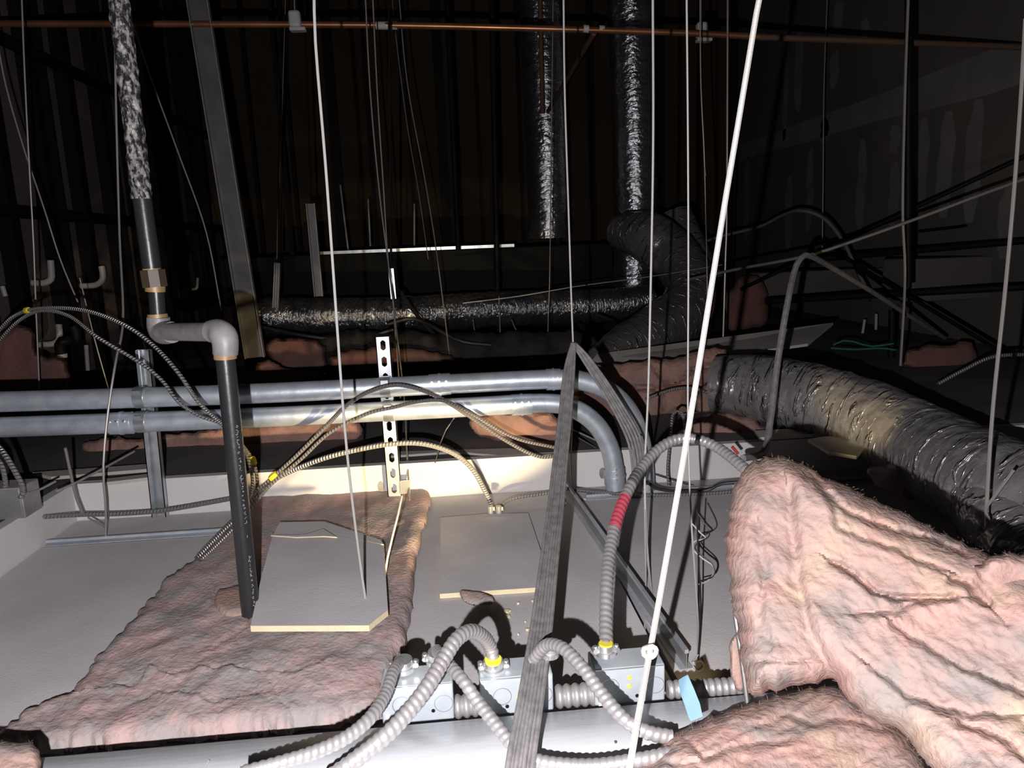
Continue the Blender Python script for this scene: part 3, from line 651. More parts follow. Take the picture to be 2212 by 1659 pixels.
def conduit(pts, label, couplings, straps):
    R = resample(pts, .02); r = empty('steel_conduit', R[0], label, 'conduit')
    m_ = MB(); m_.tube(R, .0285, 28); part(m_, 'tube', M_['zinc'], r)
    for (a, b) in couplings:
        u_ = (b-a).normalized(); m_ = MB(); m_.tube([a, a+u_*.004, b-u_*.004, b], .0315, 28); m_.tube([a.lerp(b, .45), a.lerp(b, .55)], .0335, 28)
        o = part(m_, 'coupling', M_['zinc'], r)
        for k in range(3):
            q = MB(); p_ = a.lerp(b, .15+.33*k)+Vector((0, -.030, .012)); q.tube([p_, p_+Vector((0, -.004, .001))], .0035, 8); part(q, 'set_screw', M_['clamp'], o)
    for c in straps:
        m_ = MB(); m_.tube([c+Vector((-.014, 0, 0)), c+Vector((.014, 0, 0))], .031, 28); m_.box(c+Vector((0, -.028, .018)), (.02, .012, .012)); part(m_, 'strap', M_['strut'], r)
    return r
def cp(x0, y0, x1, y1): return (P(x0, y0, Y=YC), P(x1, y1, Y=YC))
conduit([P(-120, 871, Y=YC), P(0, 868, Y=YC), P(300, 859, Y=YC), P(600, 848, Y=YC), P(1000, 828, Y=YC), P(1200, 819, Y=YC), P(1262, 824, Y=YC), P(1320, 848, Y=YC), P(1362, 894, Y=YC), P(1385, 955, Y=YC), P(1392, 1010, Y=YC), P(1394, 1060, Y=YC)],
        'upper galvanised conduit with the wider bend at its right end', [cp(927, 832, 973, 829), cp(1180, 820, 1210, 819)], [P(305, 858, Y=YC), P(833, 836, Y=YC)])
conduit([P(-120, 926, Y=YC), P(0, 923, Y=YC), P(300, 912, Y=YC), P(600, 900, Y=YC), P(1000, 880, Y=YC), P(1175, 871, Y=YC), P(1235, 881, Y=YC), P(1283, 912, Y=YC), P(1314, 960, Y=YC), P(1326, 1010, Y=YC), P(1329, 1056, Y=YC)],
        'lower galvanised conduit with the tighter bend at its right end', [cp(1105, 875, 1148, 873), cp(240, 915, 287, 913), cp(1326, 1012, 1328, 1045)], [P(308, 911, Y=YC), P(840, 888, Y=YC)])
# knock-outs in the white face
for i, (x, y) in enumerate([(1301, 1022), (823, 1052)]):
    c = P(x, y, Y=YS-.001); m_ = MB(); R = []
    m_.tube([Vector((0, 0, 0)), Vector((0, -.002, 0))], .0001 if 0 else .013, 20)
    m_.v = [(v[0]*.75, v[1], v[2]*1.35) for v in m_.v]
    o = m_.build('knockout_plug', M_['grey_pipe']); o.location = c
    tag(o, ['oval knockout in the white soffit left of the lower conduit end', 'oval knockout in the bright soffit left of the centre strut'][i], 'knockout')

# ------------------------------------------------------------------ metal clad cables
def cable(pts, wpx, label, m='mc', name='metal_clad_cable', cat='cable', tapes=(), step=.015, n=8):
    r_ = wpx/2*depth_of(pts[len(pts)//2])/F; R = resample(pts, step); c = R[0].copy()
    if tapes:
        rr = empty(name, c, label, cat); q = MB(); q.tube(R, r_, n); part(q, 'armour', M_[m], rr)
        for t in tapes:
            i = int(t*(len(R)-2)); q = MB(); u_ = (R[i+1]-R[i]).normalized(); q.tube([R[i]-u_*.012, R[i]-u_*.004, R[i]+u_*.006, R[i]+u_*.012], [r_*1.7, r_*2.0, r_*1.9, r_*1.6], 8); tag(part(q, 'tape', M_['yellow'], rr, flat=True), 'yellow tape')
        return rr
    q = MB(); q.tube(R, r_, n); q.v = [tuple(Vector(v)-c) for v in q.v]; o = q.build(name, M_[m]); o.location = c
    return tag(o, label, cat)
def pts(Y, *xy): return [P(x, y, Y=(Y if len(e) == 0 else e[0])) for (x, y, *e) in xy]
cable(pts(2.2, (-60, 800, 2.4), (0, 712, 2.35), (40, 678, 2.3), (92, 666, 2.2), (180, 670, 2.1), (265, 700, 2.0), (330, 745, 1.95), (385, 805, 1.9), (430, 870, 1.9), (490, 925, 2.0), (530, 970, 2.12), (548, 1000, 2.12), (556, 1045, 2.10), (548, 1090, 2.05)), 9, 'upper of two metal clad cables arching in from the left edge with yellow tape', tapes=(.235, .93))
cable(pts(2.2, (-60, 820, 2.4), (0, 735, 2.33), (45, 690, 2.28), (92, 671, 2.19), (150, 683, 2.1), (210, 728, 2.0), (300, 782, 1.97), (350, 822, 1.95), (385, 868, 1.93), (430, 898, 1.95), (480, 918, 2.0), (525, 968, 2.10), (541, 1010, 2.10), (545, 1050, 2.08), (530, 1100, 2.0)), 8, 'lower of two metal clad cables arching in from the left edge')
cable(pts(2.05, (425, 1205, 1.75), (470, 1158, 1.85), (520, 1108, 1.95), (560, 1060, 2.0), (580, 1040, 2.0), (640, 985, 2.0), (700, 925, 2.0), (750, 875, 2.02), (800, 845, 2.03), (860, 832, 2.03), (930, 850, 2.03), (1000, 890, 2.04), (1090, 950, 2.08), (1160, 985, 2.12), (1205, 985, 2.14)), 9, 'metal clad cable rising from the batt over the conduits with yellow tape', tapes=(.27,))
cable(pts(2.05, (432, 1210, 1.73), (475, 1170, 1.83), (525, 1118, 1.93), (566, 1068, 1.98), (590, 1042, 1.99), (650, 992, 1.99), (712, 935, 1.99), (790, 895, 2.0), (850, 880, 2.0), (900, 868, 2.0), (960, 866, 2.0), (1020, 895, 2.03), (1110, 945, 2.08), (1205, 968, 2.12)), 8, 'second metal clad cable beside the taped one, crossing below it')
cable(pts(2.05, (560, 1055, 2.08), (620, 1022, 2.05), (700, 990, 2.0), (790, 968, 1.98), (860, 958, 1.97), (920, 960, 1.97), (980, 980, 1.98), (1020, 1013, 2.0), (1045, 1055, 2.03), (1062, 1090, 2.06), (1066, 1104, 2.08)), 11, 'light metal clad cable arching in front of the white soffit', 'mc_light')
cable(pts(2.1, (1074, 1104, 2.08), (1084, 1090, 2.07), (1110, 1076, 2.07), (1160, 1068, 2.08), (1205, 1062, 2.1)), 8, 'short cable from the square patch connector to the bundle', 'mc_light')
cable(pts(2.1, (-40, 1128, 1.95), (40, 1120, 2.0), (170, 1112, 2.08), (260, 1110, 2.10), (350, 1103, 2.11), (440, 1088, 2.13), (520, 1073, 2.15)), 10, 'metal clad cable lying along the left white soffit face')
cable(pts(2.0, (1225, 1056, 2.1), (1300, 1064, 2.09), (1400, 1070, 2.07), (1500, 1068, 2.06), (1580, 1062, 2.05), (1660, 1050, 2.05)), 9, 'metal clad cable along the tiles right of the cable bundle')
cable(pts(2.0, (1445, 1052, 2.05), (1442, 1010, 2.08), (1450, 930, 2.12), (1452, 898, 2.15), (1462, 888, 2.15), (1475, 895, 2.15), (1480, 940, 2.15)), 6, 'thin hooked cable loop behind the arched conduit', 'mc')
cable(pts(2.0, (1238, 940, 2.3), (1330, 990, 2.25), (1420, 1025, 2.2), (1500, 1050, 2.15), (1600, 1085, 2.1)), 5, 'dark cable running down right behind the thick white wire', 'wire_dark', 'thin_cable')
cable(pts(2.0, (1230, 925, 2.35), (1330, 970, 2.3), (1430, 1010, 2.25), (1530, 1040, 2.2), (1610, 1070, 2.1)), 4, 'thinner grey cable running beside the dark one, down right', 'cable', 'thin_cable')
cable(pts(2.0, (1395, 1040, 2.0), (1430, 1058, 2.0), (1520, 1060, 2.0), (1560, 1045, 1.98), (1620, 1040, 1.95)), 7, 'black cable curving over the tiles toward the foreground insulation', 'wire_dark', 'thin_cable')
cable(pts(2.6, (1395, 862, 2.5), (1440, 845, 2.5), (1480, 838, 2.5), (1520, 845, 2.5), (1555, 870, 2.5), (1565, 905, 2.5)), 7, 'grey cable arching over the pink insulation behind the white wire', 'mc')
cable(pts(2.2, (-30, 940, 1.9), (5, 975, 1.85), (30, 1015, 1.83), (50, 1055, 1.82), (45, 1075, 1.82)), 11, 'cable looping into the grey junction box at the left edge', 'mc')
cable(pts(2.2, (-30, 975, 1.85), (0, 1000, 1.84), (10, 1030, 1.83), (12, 1052, 1.83)), 10, 'inner cable entering the left edge junction box', 'mc')
cable(pts(2.6, (120, 1062, 1.95), (165, 1042, 2.0), (230, 1008, 2.1), (290, 975, 2.2)), 5, 'thin cable slanting over the left soffit corner', 'cable', 'thin_cable')
cable(pts(2.6, (45, 1068, 1.85), (80, 1060, 1.9), (120, 1040, 1.95)), 5, 'short thin cable beside the left edge junction box', 'cable', 'thin_cable')
cable(pts(4, (1605, 990, 1.8), (1650, 975, 1.9), (1665, 900, 2.0), (1680, 780, 2.1), (1700, 660, 2.2), (1715, 590, 2.3), (1730, 558, 2.35), (1750, 553, 2.4), (1800, 580, 2.6), (1880, 628, 2.9), (1960, 680, 3.2), (2040, 730, 3.6)), 13, 'grey cable rising from the foreground batt and bending over at right', 'cable', 'grey_cable', step=.02)
cable(pts(4, (1480, 605, 3.6), (1600, 580, 3.3), (1740, 553, 3.0), (1860, 515, 2.9), (2000, 465, 2.8), (2120, 420, 2.7), (2260, 370, 2.6)), 7, 'grey cable rising to the right edge above the bent cable', 'cable_dim', 'grey_cable', step=.03)
cable(pts(4, (1500, 530, 5), (1560, 510, 5), (1640, 490, 4.8), (1690, 465, 4.6), (1730, 455, 4.4), (1780, 472, 4.3), (1820, 520, 4.2), (1850, 580, 4.1), (1880, 640, 4.0)), 7, 'dim cable arching in front of the plasterboard wall', 'cable_dim', 'grey_cable', step=.04)
cable(pts(4, (2025, 830, 2.6), (2080, 800, 2.6), (2150, 770, 2.6), (2260, 765, 2.6)), 8, 'cable over the far side of the large duct at right', 'mc', 'grey_cable')

# small boxes
m_ = MB(); c = P(12, 1118, Y=1.85); a = P(-60, 1060, Y=1.86); b = P(46, 1060, Y=1.86); zb_ = P(20, 1122, Y=1.86).z
r = empty('junction_box', Vector(((a.x+b.x)/2, 1.9, zb_)), 'grey junction box cut by the left edge of the photo', 'junction box')
m_.box(((a.x+b.x)/2, 1.9, (a.z+zb_)/2), (b.x-a.x, .08, a.z-zb_)); part(m_, 'body', M_['grey_pipe'], r, bevel=.003)
m_ = MB(); m_.box(((a.x+b.x)/2, 1.858, (a.z+zb_)/2), ((b.x-a.x)*.94, .003, (a.z-zb_)*.92)); part(m_, 'cover', M_['zinc_dull'], r, bevel=.002)
for (x, lb) in ((1060, 'left zinc connector pair at the back of the square patch'), (1078, 'right zinc connector pair at the back of the square patch')):
    m_ = MB(); c = P(x, 1108, z=.02); m_.tube([c, c+Vector((0, 0, .02))], .008, 12); m_.box(c+Vector((.008, 0, .012)), (.008, .006, .01)); m_.v = [tuple(Vector(v)-c) for v in m_.v]
    o = m_.build('patch_connector', M_['clamp']); o.location = c; tag(o, lb, 'cable connector')

# ------------------------------------------------------------------ hanger wires
def wire(xy, wpx, label, m='wire', name='hanger_wire', cat='hanger wire', extra=None, step=.05):
    p = [P(x, y, Y=Y) for (x, y, Y) in xy]; r_ = wpx/2*depth_of(p[len(p)//2])/F; R = resample(p, step); c = R[-1].copy()
    q = MB(); q.tube(R, r_, 7)
    if extra:
        for e in extra: q.tube(resample([P(x, y, Y=Y) for (x, y, Y) in e], .004), r_*.8, 6)
    q.v = [tuple(Vector(v)-c) for v in q.v]; o = q.build(name, M_[m]); o.location = c
    return tag(o, label, cat)
wire([(1650, -50, 1.12), (1639, 0, 1.12), (1594, 270, 1.1), (1559, 480, 1.08), (1508, 800, 1.03), (1468, 1040, 1.0), (1425, 1290, .94), (1398, 1440, .87), (1368, 1610, .78), (1350, 1720, .73)], 12.5, 'thick bright white wire slanting from top edge to bottom edge', 'wire_bright',
     extra=[[(1398, 1398, .885), (1412, 1396, .88), (1418, 1408, .88), (1408, 1420, .88), (1392, 1416, .88), (1390, 1402, .885), (1402, 1398, .88)]])
wire([(678, -40, 1.42), (682, 100, 1.42), (705, 380, 1.42), (735, 800, 1.42), (747, 950, 1.42), (762, 1091, 1.42), (780, 1230, 1.42), (797, 1345, 1.42)], 6, 'bright white hanger wire ending at the front right of the loose tile', 'wire_white')
wire([(868, 1072, 1.75), (860, 1110, 1.7), (838, 1200, 1.6), (829, 1262, 1.55)], 5, 'short white wire dropping beside the loose tile', 'wire_white')
wire([(823, 1275, 1.5), (812, 1300, 1.47), (803, 1345, 1.43), (800, 1400, 1.36), (805, 1455, 1.3)], 4, 'short curled wire end on the batt below the loose tile', 'wire', extra=[[(803, 1345, 1.43), (795, 1380, 1.38), (798, 1450, 1.3)]])
wire([(788, -30, 3.0), (800, 200, 3.0), (820, 420, 3.0), (843, 600, 3.0), (848, 640, 3.0), (865, 860, 2.9)], 3, 'left wire of a thin pair leading to the centre strut')
wire([(804, -30, 3.0), (815, 200, 3.0), (828, 400, 3.0), (838, 560, 3.0), (850, 660, 2.9), (872, 850, 2.6), (878, 960, 2.3), (885, 1080, 2.1)], 3, 'right wire of a thin pair leading to the centre strut')
wire([(860, -30, 4.0), (880, 180, 4.0), (920, 400, 4.0), (945, 560, 4.0), (975, 800, 4.0)], 2.6, 'thin slanting wire right of the thin pair')
wire([(846, -30, 4.4), (852, 50, 4.4), (878, 260, 4.4), (905, 420, 4.4), (925, 560, 4.4)], 2, 'faint wire beside the slanting wire')
wire([(1217, -30, 1.93), (1220, 200, 1.93), (1228, 450, 1.93), (1234, 640, 1.93), (1238, 745, 1.93)], 4.2, 'hanger wire holding the hook of the grey cable bundle', 'wire_white')
wire([(1236, 742, 2.26), (1237, 900, 2.2), (1233, 1000, 2.15), (1238, 1060, 2.1)], 3, 'thin wire hanging behind the grey cable bundle')
wire([(1410, -30, 1.7), (1411, 300, 1.7), (1406, 600, 1.7), (1400, 850, 1.68), (1393, 1010, 1.66), (1396, 1150, 1.6), (1405, 1260, 1.5), (1425, 1355, 1.35)], 5, 'light hanger wire between the cable bundle and thick white wire', 'wire_white', extra=[[(1392, 1060, 1.66), (1395, 1250, 1.5), (1392, 1385, 1.3)]])
wire([(1483, -30, 1.6), (1486, 300, 1.6), (1487, 600, 1.6), (1486, 900, 1.55), (1492, 1100, 1.5), (1502, 1250, 1.4), (1508, 1350, 1.3), (1508, 1420, 1.2)], 4.2, 'light hanger wire with loose curls right of the thick wire', 'wire_white',
     extra=[[(1494, 1130, 1.48), (1512, 1150, 1.47), (1524, 1163, 1.46), (1500, 1170, 1.46), (1500, 1190, 1.45), (1520, 1208, 1.44), (1540, 1222, 1.43), (1542, 1238, 1.42), (1528, 1255, 1.41), (1510, 1262, 1.40)], [(1508, 1415, 1.2), (1500, 1425, 1.19), (1495, 1432, 1.18), (1515, 1428, 1.18), (1520, 1440, 1.17), (1508, 1450, 1.16), (1498, 1440, 1.17)]])
wire([(1505, 1100, 1.5), (1509, 1220, 1.42), (1514, 1290, 1.36), (1510, 1400, 1.22), (1508, 1425, 1.19)], 3.5, 'dark twin wire beside the curled hanger wire', 'wire_dark', extra=[[(1508, 1110, 1.47), (1530, 1145, 1.45), (1530, 1160, 1.45), (1505, 1175, 1.44), (1505, 1190, 1.44), (1540, 1220, 1.42), (1540, 1245, 1.41), (1512, 1255, 1.40)]])
wire([(1512, -30, 3.2), (1514, 180, 3.2), (1522, 360, 3.2), (1528, 640, 3.2)], 3, 'thin wire with a small clip above the elbow duct', extra=[[(1522, 362, 3.19), (1525, 380, 3.19)]])
wire([(1572, -30, 3.4), (1570, 440, 3.4), (1567, 560, 3.4), (1562, 730, 3.4)], 4, 'thin wire just right of the thick white wire at mid height')
wire([(1788, -30, 5.0), (1780, 180, 5.0), (1778, 380, 5.0), (1776, 545, 5.0)], 2.6, 'thin wire before the plasterboard wall, first from its corner')
wire([(1963, -30, 2.9), (1955, 200, 2.9), (1950, 450, 2.9), (1955, 600, 2.9), (1945, 790, 2.9)], 6, 'medium grey hanger wire above the far end of the duct')
wire([(2152, -30, 4.2), (2150, 300, 4.2), (2150, 560, 4.2), (2140, 700, 4.2)], 4, 'thin dim wire left of the thick right edge wire')
wire([(2215, 40, 1.45), (2206, 200, 1.45), (2190, 420, 1.44), (2170, 640, 1.42), (2145, 880, 1.39), (2132, 1080, 1.36), (2130, 1140, 1.35)], 8.5, 'thick grey hanger wire near the right edge, in front of the duct', 'wire', extra=[[(2190, 1015, 1.33), (2150, 1070, 1.34), (2130, 1100, 1.35), (2136, 1125, 1.35), (2128, 1140, 1.35)]])
wire([(-20, -30, 3.2), (5, 150, 3.2), (45, 300, 3.2), (95, 450, 3.2), (130, 560, 3.2), (172, 662, 3.2)], 3.5, 'thin wire slanting down right across the left wall')
wire([(172, 600, 3.25), (205, 735, 3.25), (240, 860, 3.25)], 3, 'short slanting wire end below the arched cables')
wire([(46, -30, 3.0), (52, 130, 3.0), (60, 300, 3.0), (72, 520, 3.0), (77, 650, 3.0), (85, 840, 3.0)], 3.6, 'thin upright wire nearest the left edge')
wire([(248, -30, 2.4), (250, 200, 2.4), (258, 500, 2.35), (266, 690, 2.2), (250, 780, 2.1), (232, 900, 2.05), (223, 1015, 2.02), (229, 1100, 2.02), (228, 1158, 2.02)], 5, 'bent hanger wire left of the black pipe reaching the left tile')
wire([(262, -30, 3.0), (290, 60, 3.0), (330, 180, 3.0), (385, 330, 3.0), (445, 500, 3.0), (478, 670, 3.0)], 3.2, 'thin wire slanting right between the pipe and grey channel')
wire([(141, 968, 2.0), (152, 1020, 2.02), (163, 1070, 2.04), (178, 1108, 2.06)], 6, 'short stiff wire stub over the left soffit')
wire([(190, 1118, 2.04), (225, 1138, 2.02)], 4, 'short wire tail meeting the bent hanger wire')
wire([(618, -40, 5), (605, 360, 5), (600, 460, 5), (598, 560, 5)], 2, 'faint wire above the small left strut piece')
wire([(1195, -30, 4.2), (1188, 560, 4.2), (1186, 640, 4.2), (1182, 760, 4.2)], 2.6, 'thin wire in front of the left end of the elbow duct')
wire([(1000, 655, 4.0), (1120, 640, 4.0), (1250, 618, 4.0), (1400, 598, 4.0), (1560, 572, 4.0)], 2.4, 'thin cord running level in front of the foil duct', 'wire', 'loose_wire', 'cord')
wire([(1022, 690, 4.3), (1030, 730, 4.3), (1065, 772, 4.3)], 2.6, 'thin hanging cable end below the foil duct', 'wire', 'loose_wire', 'cord')
wire([(1105, 690, 4.3), (1120, 722, 4.3), (1148, 742, 4.3), (1130, 758, 4.3), (1095, 770, 4.3)], 2.8, 'thin looped cable below the right end of the foil duct', 'wire', 'loose_wire', 'cord')
wire([(1078, 640, 4.5), (1080, 700, 4.5), (1082, 785, 4.5)], 3.2, 'light rod below the coupling in front of the foil duct', 'wire')
wire([(560, 985, 2.5), (620, 980, 2.5), (690, 970, 2.5)], 3, 'thin pale wire lying on the dark board left of the strut', 'wire')
wire([(985, 870, 2.3), (1010, 860, 2.3), (960, 935, 2.3), (940, 1000, 2.15)], 2.6, 'loose thin wire right of the centre strut', 'wire')
wire([(1587, 1325, .93), (1600, 1410, .905), (1614, 1518, .88)], 10, 'dark grey rod against the left side of the foreground batt', 'stud', 'steel_rod', 'rod')
for q_, lb_ in [([(865, 630, 4.2), (900, 680, 4.2), (960, 745, 4.1), (1010, 790, 4.0)], 'black cable sloping down right in front of the level foil duct'), ([(840, 700, 4.1), (900, 690, 4.1), (990, 735, 4.0), (1060, 745, 4.0)], 'black cable drooping under the level foil duct'), ([(1250, 700, 4.2), (1290, 735, 4.0), (1330, 700, 4.2), (1290, 680, 4.3)], 'black cable loop at the right end of the foil duct'), ([(560, 705, 4.2), (640, 722, 4.1), (760, 735, 4.1), (850, 712, 4.1)], 'black cable sagging behind the blocky insulation piece')]:
    wire(q_, 9, lb_, 'wire_dark', 'black_cable', 'cable')
wire([(1330, 1600, .86), (1330, 1700, .84)], 6, 'dark wire stub at the bottom edge below the right box', 'wire_dark')

# ------------------------------------------------------------------ dark background hardware
def rod(a, b, wpx, m, label, name='hanger_rod', cat='rod'):
    p = P(a[0], a[1], Y=a[2]); q = P(b[0], b[1], Y=b[2]); r_ = wpx/2*depth_of((p+q)/2)/F
    k = MB(); k.tube([Vector(), p-q], r_, 10); o = k.build(name, M_[m]); o.location = q; return tag(o, label, cat)
rod((1062, -20, 4.8), (1078, 780, 4.8), 13, 'black', 'black threaded rod right of the thin wires, before the foil duct')
rod((965, -20, 5.2), (990, 540, 5.2), 12, 'black', 'black rod standing in for a wire shadow left of the longer black rod')  # black rod put where wires only cast their shadow
rod((1962, 0, 3.1), (1962, 620, 3.1), 14, 'black', 'black upright pipe behind the grey hanger wire at right', 'black_pipe', 'pipe')
rod((1927, 670, 3.6), (1925, 790, 3.6), 14, 'black', 'short black post behind the large duct', 'black_post', 'post')
rod((1600, 625, 4.6), (2230, 330, 3.6), 9, 'black', 'thin black pipe rising to the right edge', 'black_pipe', 'pipe')
rod((1740, 562, 4.6), (2230, 518, 3.6), 15, 'black', 'thicker black pipe running level to the right edge', 'black_pipe', 'pipe')
rod((1655, 650, 4.4), (2230, 618, 3.4), 16, 'black', 'lower black pipe running level across the right wall', 'black_pipe', 'pipe')
rod((1830, 560, 4), (2180, 770, 3), 9, 'black', 'black pipe slanting down right above the duct', 'black_pipe', 'pipe')
rod((1840, 560, 4.2), (1880, 650, 4), 7, 'wire_dark', 'short dark brace under the dim arched cable', 'steel_brace', 'brace')
rod((1985, 500, 4.4), (2230, 470, 3.8), 7, 'black', 'uppermost thin black pipe near the right edge', 'black_pipe', 'pipe')
# copper pipe with hangers
r = empty('copper_pipe', P(1000, 60, Y=3.6), 'long copper pipe crossing the whole top of the photo', 'pipe')
CP = [P(-20, 51, Y=3.6), P(0, 51, Y=3.6), P(400, 52, Y=3.6), P(800, 54, Y=3.6), P(1100, 60, Y=3.56), P(1450, 70, Y=3.52), P(1650, 80, Y=3.48)]
m_ = MB(); m_.tube(resample(CP, .1), .0146, 14); part(m_, 'tube', M_['copper'], r)
m_ = MB(); m_.tube([P(1640, 80, Y=3.48), P(1960, 92, Y=3.44), P(2260, 104, Y=3.4)], .0138, 14); tag(part(m_, 'brown_tube', M_['brown'], r), 'dull brown tube stretch')  # right stretch of the tube in a darker brown
m_ = MB(); m_.tube([P(812, 55, Y=3.6), P(858, 55.5, Y=3.6)], .0172, 14); tag(part(m_, 'sleeve', M_['solder'], r), 'pale sleeve')
for x in (1266, 1300): m_ = MB(); m_.tube([P(x-6, 62+(x-1266)*.03, Y=3.54), P(x+5, 63+(x-1266)*.03, Y=3.54)], .0172, 14); part(m_, 'joint_ring', M_['solder'], r)
for (x, y, lb) in ((637, 42, 'left pale pipe hanger clamped on the copper pipe'), (1516, 66, 'right pale pipe hanger clamped on the copper pipe')):
    c = P(x, y, Y=3.58); r = empty('pipe_hanger', c, lb, 'pipe hanger')
    m_ = MB(); m_.box(c, (.052, .044, .072)); part(m_, 'clamp_body', M_['pvc'], r, bevel=.012)
    m_ = MB(); m_.tube([c, P(x-3, -60, Y=3.58)], .003, 6); part(m_, 'rod', M_['wire'], r)
    m_ = MB(); m_.box(c+Vector((.01, 0, -.042)), (.07, .044, .016)); part(m_, 'base_plate', M_['pvc'], r, bevel=.004)
rod((1283, 72, 3.55), (1184, 240, 5.0), 10, 'brown', 'brown rusty strap slanting down left from the copper pipe', 'pipe_brace', 'brace')
rod((1166, -20, 4.9), (1172, 245, 4.9), 10, 'brown', 'brown upright strap in front of the left foil riser', 'pipe_brace', 'brace')

# grey steel channel leaning at left, plus small strut pieces
def chan(a, b, wpx, Y, label, m='stud', name='steel_channel', cat='steel channel', dp=.03):
    p = P(*a, Y=Y); q = P(*b, Y=Y); wd = wpx*depth_of((p+q)/2)/F; r = empty(name, q, label, cat); u_ = (p-q).normalized(); s = Vector((1, 0, 0)); s = (s-u_*s.dot(u_)).normalized(); t = Vector((0, 1, 0))
    m_ = MB(); m_.beam(p, q, wd, .003, side=s); part(m_, 'web', M_[m], r, flat=True)
    for k, nm in ((-1, 'flange'), (1, 'flange')):
        m_ = MB(); m_.beam(p+s*(k*wd/2)-t*dp/2, q+s*(k*wd/2)-t*dp/2, .004, dp, side=s); part(m_, nm, M_['zinc_dull' if m == 'stud' else m], r, flat=True)
    if name == 'strut_hanger':
        m_ = MB(); m_.tube([p, P(a[0]-(b[0]-a[0])*.9, -60, Y=Y)], .005, 6); part(m_, 'rod', M_['black'], r)
    return r
chan((424, -30), (553, 772), 41, 3.6, 'tall grey steel channel leaning from the top to the pink pieces')
chan((672, 440), (690, 640), 17, 4.2, 'dull strut piece hanging left of the white hanger wire', 'stud', 'strut_hanger', 'strut channel')
chan((601, 568), (597, 665), 10, 4.2, 'small strut piece above the left end of the foil duct', 'stud', 'strut_hanger', 'strut channel')
chan((845, 580), (851, 645), 9, 3.2, 'short bright strut piece on the thin wire pair', 'strut', 'strut_hanger', 'strut channel', .02)
for (a, b, lb) in [((735, 400), (752, 540), 'faint upright glint strip left of the beam'), ((795, 430), (800, 532), 'first narrow strip above the bright beam lip'), ((895, 440), (895, 530), 'second narrow strip above the bright beam lip'), ((988, 460), (990, 528), 'third narrow strip above the bright beam lip')]:
    rod((a[0], a[1], 5.8), (b[0], b[1], 5.8), 5, 'zinc_dull', lb, 'metal_strip', 'strip')
# beam / rectangular duct
za = P(1000, 531, Y=5.7).z; zb_ = P(1000, 640, Y=5.7).z; xa = P(470, 550, Y=5.7).x; xb = P(1325, 540, Y=5.7).x
r = empty('rectangular_duct', Vector(((xa+xb)/2, 5.9, zb_)), 'black rectangular duct crossing behind the foil ducts', 'duct')
for xx in (xa+.5, xb-.4): m_ = MB(); m_.box((xx, 5.9, (za+ZT)/2), (.03, .01, ZT-za+.04)); part(m_, 'hanger_strap', M_['black'], r, flat=True)
m_ = MB(); m_.box(((xa+xb)/2, 5.9, (za+zb_)/2-.01), (xb-xa, .4, za-zb_-.02)); part(m_, 'body', M_['black'], r, bevel=.01)
m_ = MB(); m_.box(((P(690, 540, Y=5.7).x+P(1110, 530, Y=5.7).x)/2, 5.68, za-.012), (P(1110, 530, Y=5.7).x-P(690, 540, Y=5.7).x, .03, .022)); tag(part(m_, 'lip', M_['strut'], r, flat=True), 'bright metal lip')

# ------------------------------------------------------------------ ducts
def duct(name, pts_, rad, m, label, amp=.05, n=40, step=.03, stretch=(9, 3), seed=1, bands=(), cat='duct', capm=None):
    R = resample(pts_, step); c = R[-1].copy(); q = MB(); q.tube(R, rad, n)
    A = np.array(q.v[:len(R)*n]); i = np.repeat(np.arange(len(R)), n)*step; a = np.tile(np.arange(n)/n*2*math.pi, len(R))
    C = np.c_[i*stretch[0], np.cos(a)*stretch[1]*.6, np.sin(a)*stretch[1]*.6]
    tw = np.c_[(i+a*.012)*stretch[0]*3.2, np.cos(a)*stretch[1]*.8, np.sin(a)*stretch[1]*.8]
    nz = fbm(C, 3, seed, True)*amp*.7+fbm(C*2.7, 2, seed+4)*amp*.4+np.clip(fbm(tw, 3, seed+7, True), 0, 1)**2*amp*.7
    cen = np.repeat(np.array([tuple(p) for p in R]), n, 0)
    A = cen+(A-cen)*(1+nz)[:, None]; q.v[:len(R)*n] = [tuple(p) for p in A]
    if not bands:
        q.v = [tuple(Vector(v)-c) for v in q.v]; o = q.build(name, M_[m]); o.location = c; return tag(o, label, cat)
    rr = empty(name, c, label, cat); part(q, 'jacket', M_[m], rr)
    for t in bands:
        k = int(t*(len(R)-3)); q = MB(); rb = rad if not hasattr(rad, '__len__') else max(rad)
        q.tube(R[k:k+3], rb*1.06, n); part(q, 'band', M_['foil'], rr)
    return rr
duct('foil_duct', [P(1163, -60, Y=5.4), P(1172, 120, Y=5.4), P(1180, 300, Y=5.4), P(1186, 515, Y=5.4)], .145, 'foil', 'left upright foil riser ending above the black duct', .03, step=.04, seed=3, stretch=(3, 4), bands=(.22, .42))
duct('foil_duct', [P(1356, -60, Y=5.4), P(1364, 100, Y=5.4), P(1370, 300, Y=5.4), P(1372, 480, Y=5.4), P(1368, 632, Y=5.4)], .150, 'foil', 'right upright foil riser behind the elbow duct', .03, step=.04, seed=6, stretch=(3, 4), bands=(.12, .37, .66))
duct('foil_duct', [P(566, 684, Y=4.6), P(700, 684, Y=4.6), P(850, 682, Y=4.6), P(1000, 672, Y=4.7), P(1150, 665, Y=4.8), P(1300, 660, Y=4.9), P(1400, 650, Y=5.0)], .112, 'foil_h', 'long level crinkled foil duct behind the pink pieces', .045, step=.025, seed=9, stretch=(14, 2), bands=(.02, .35))
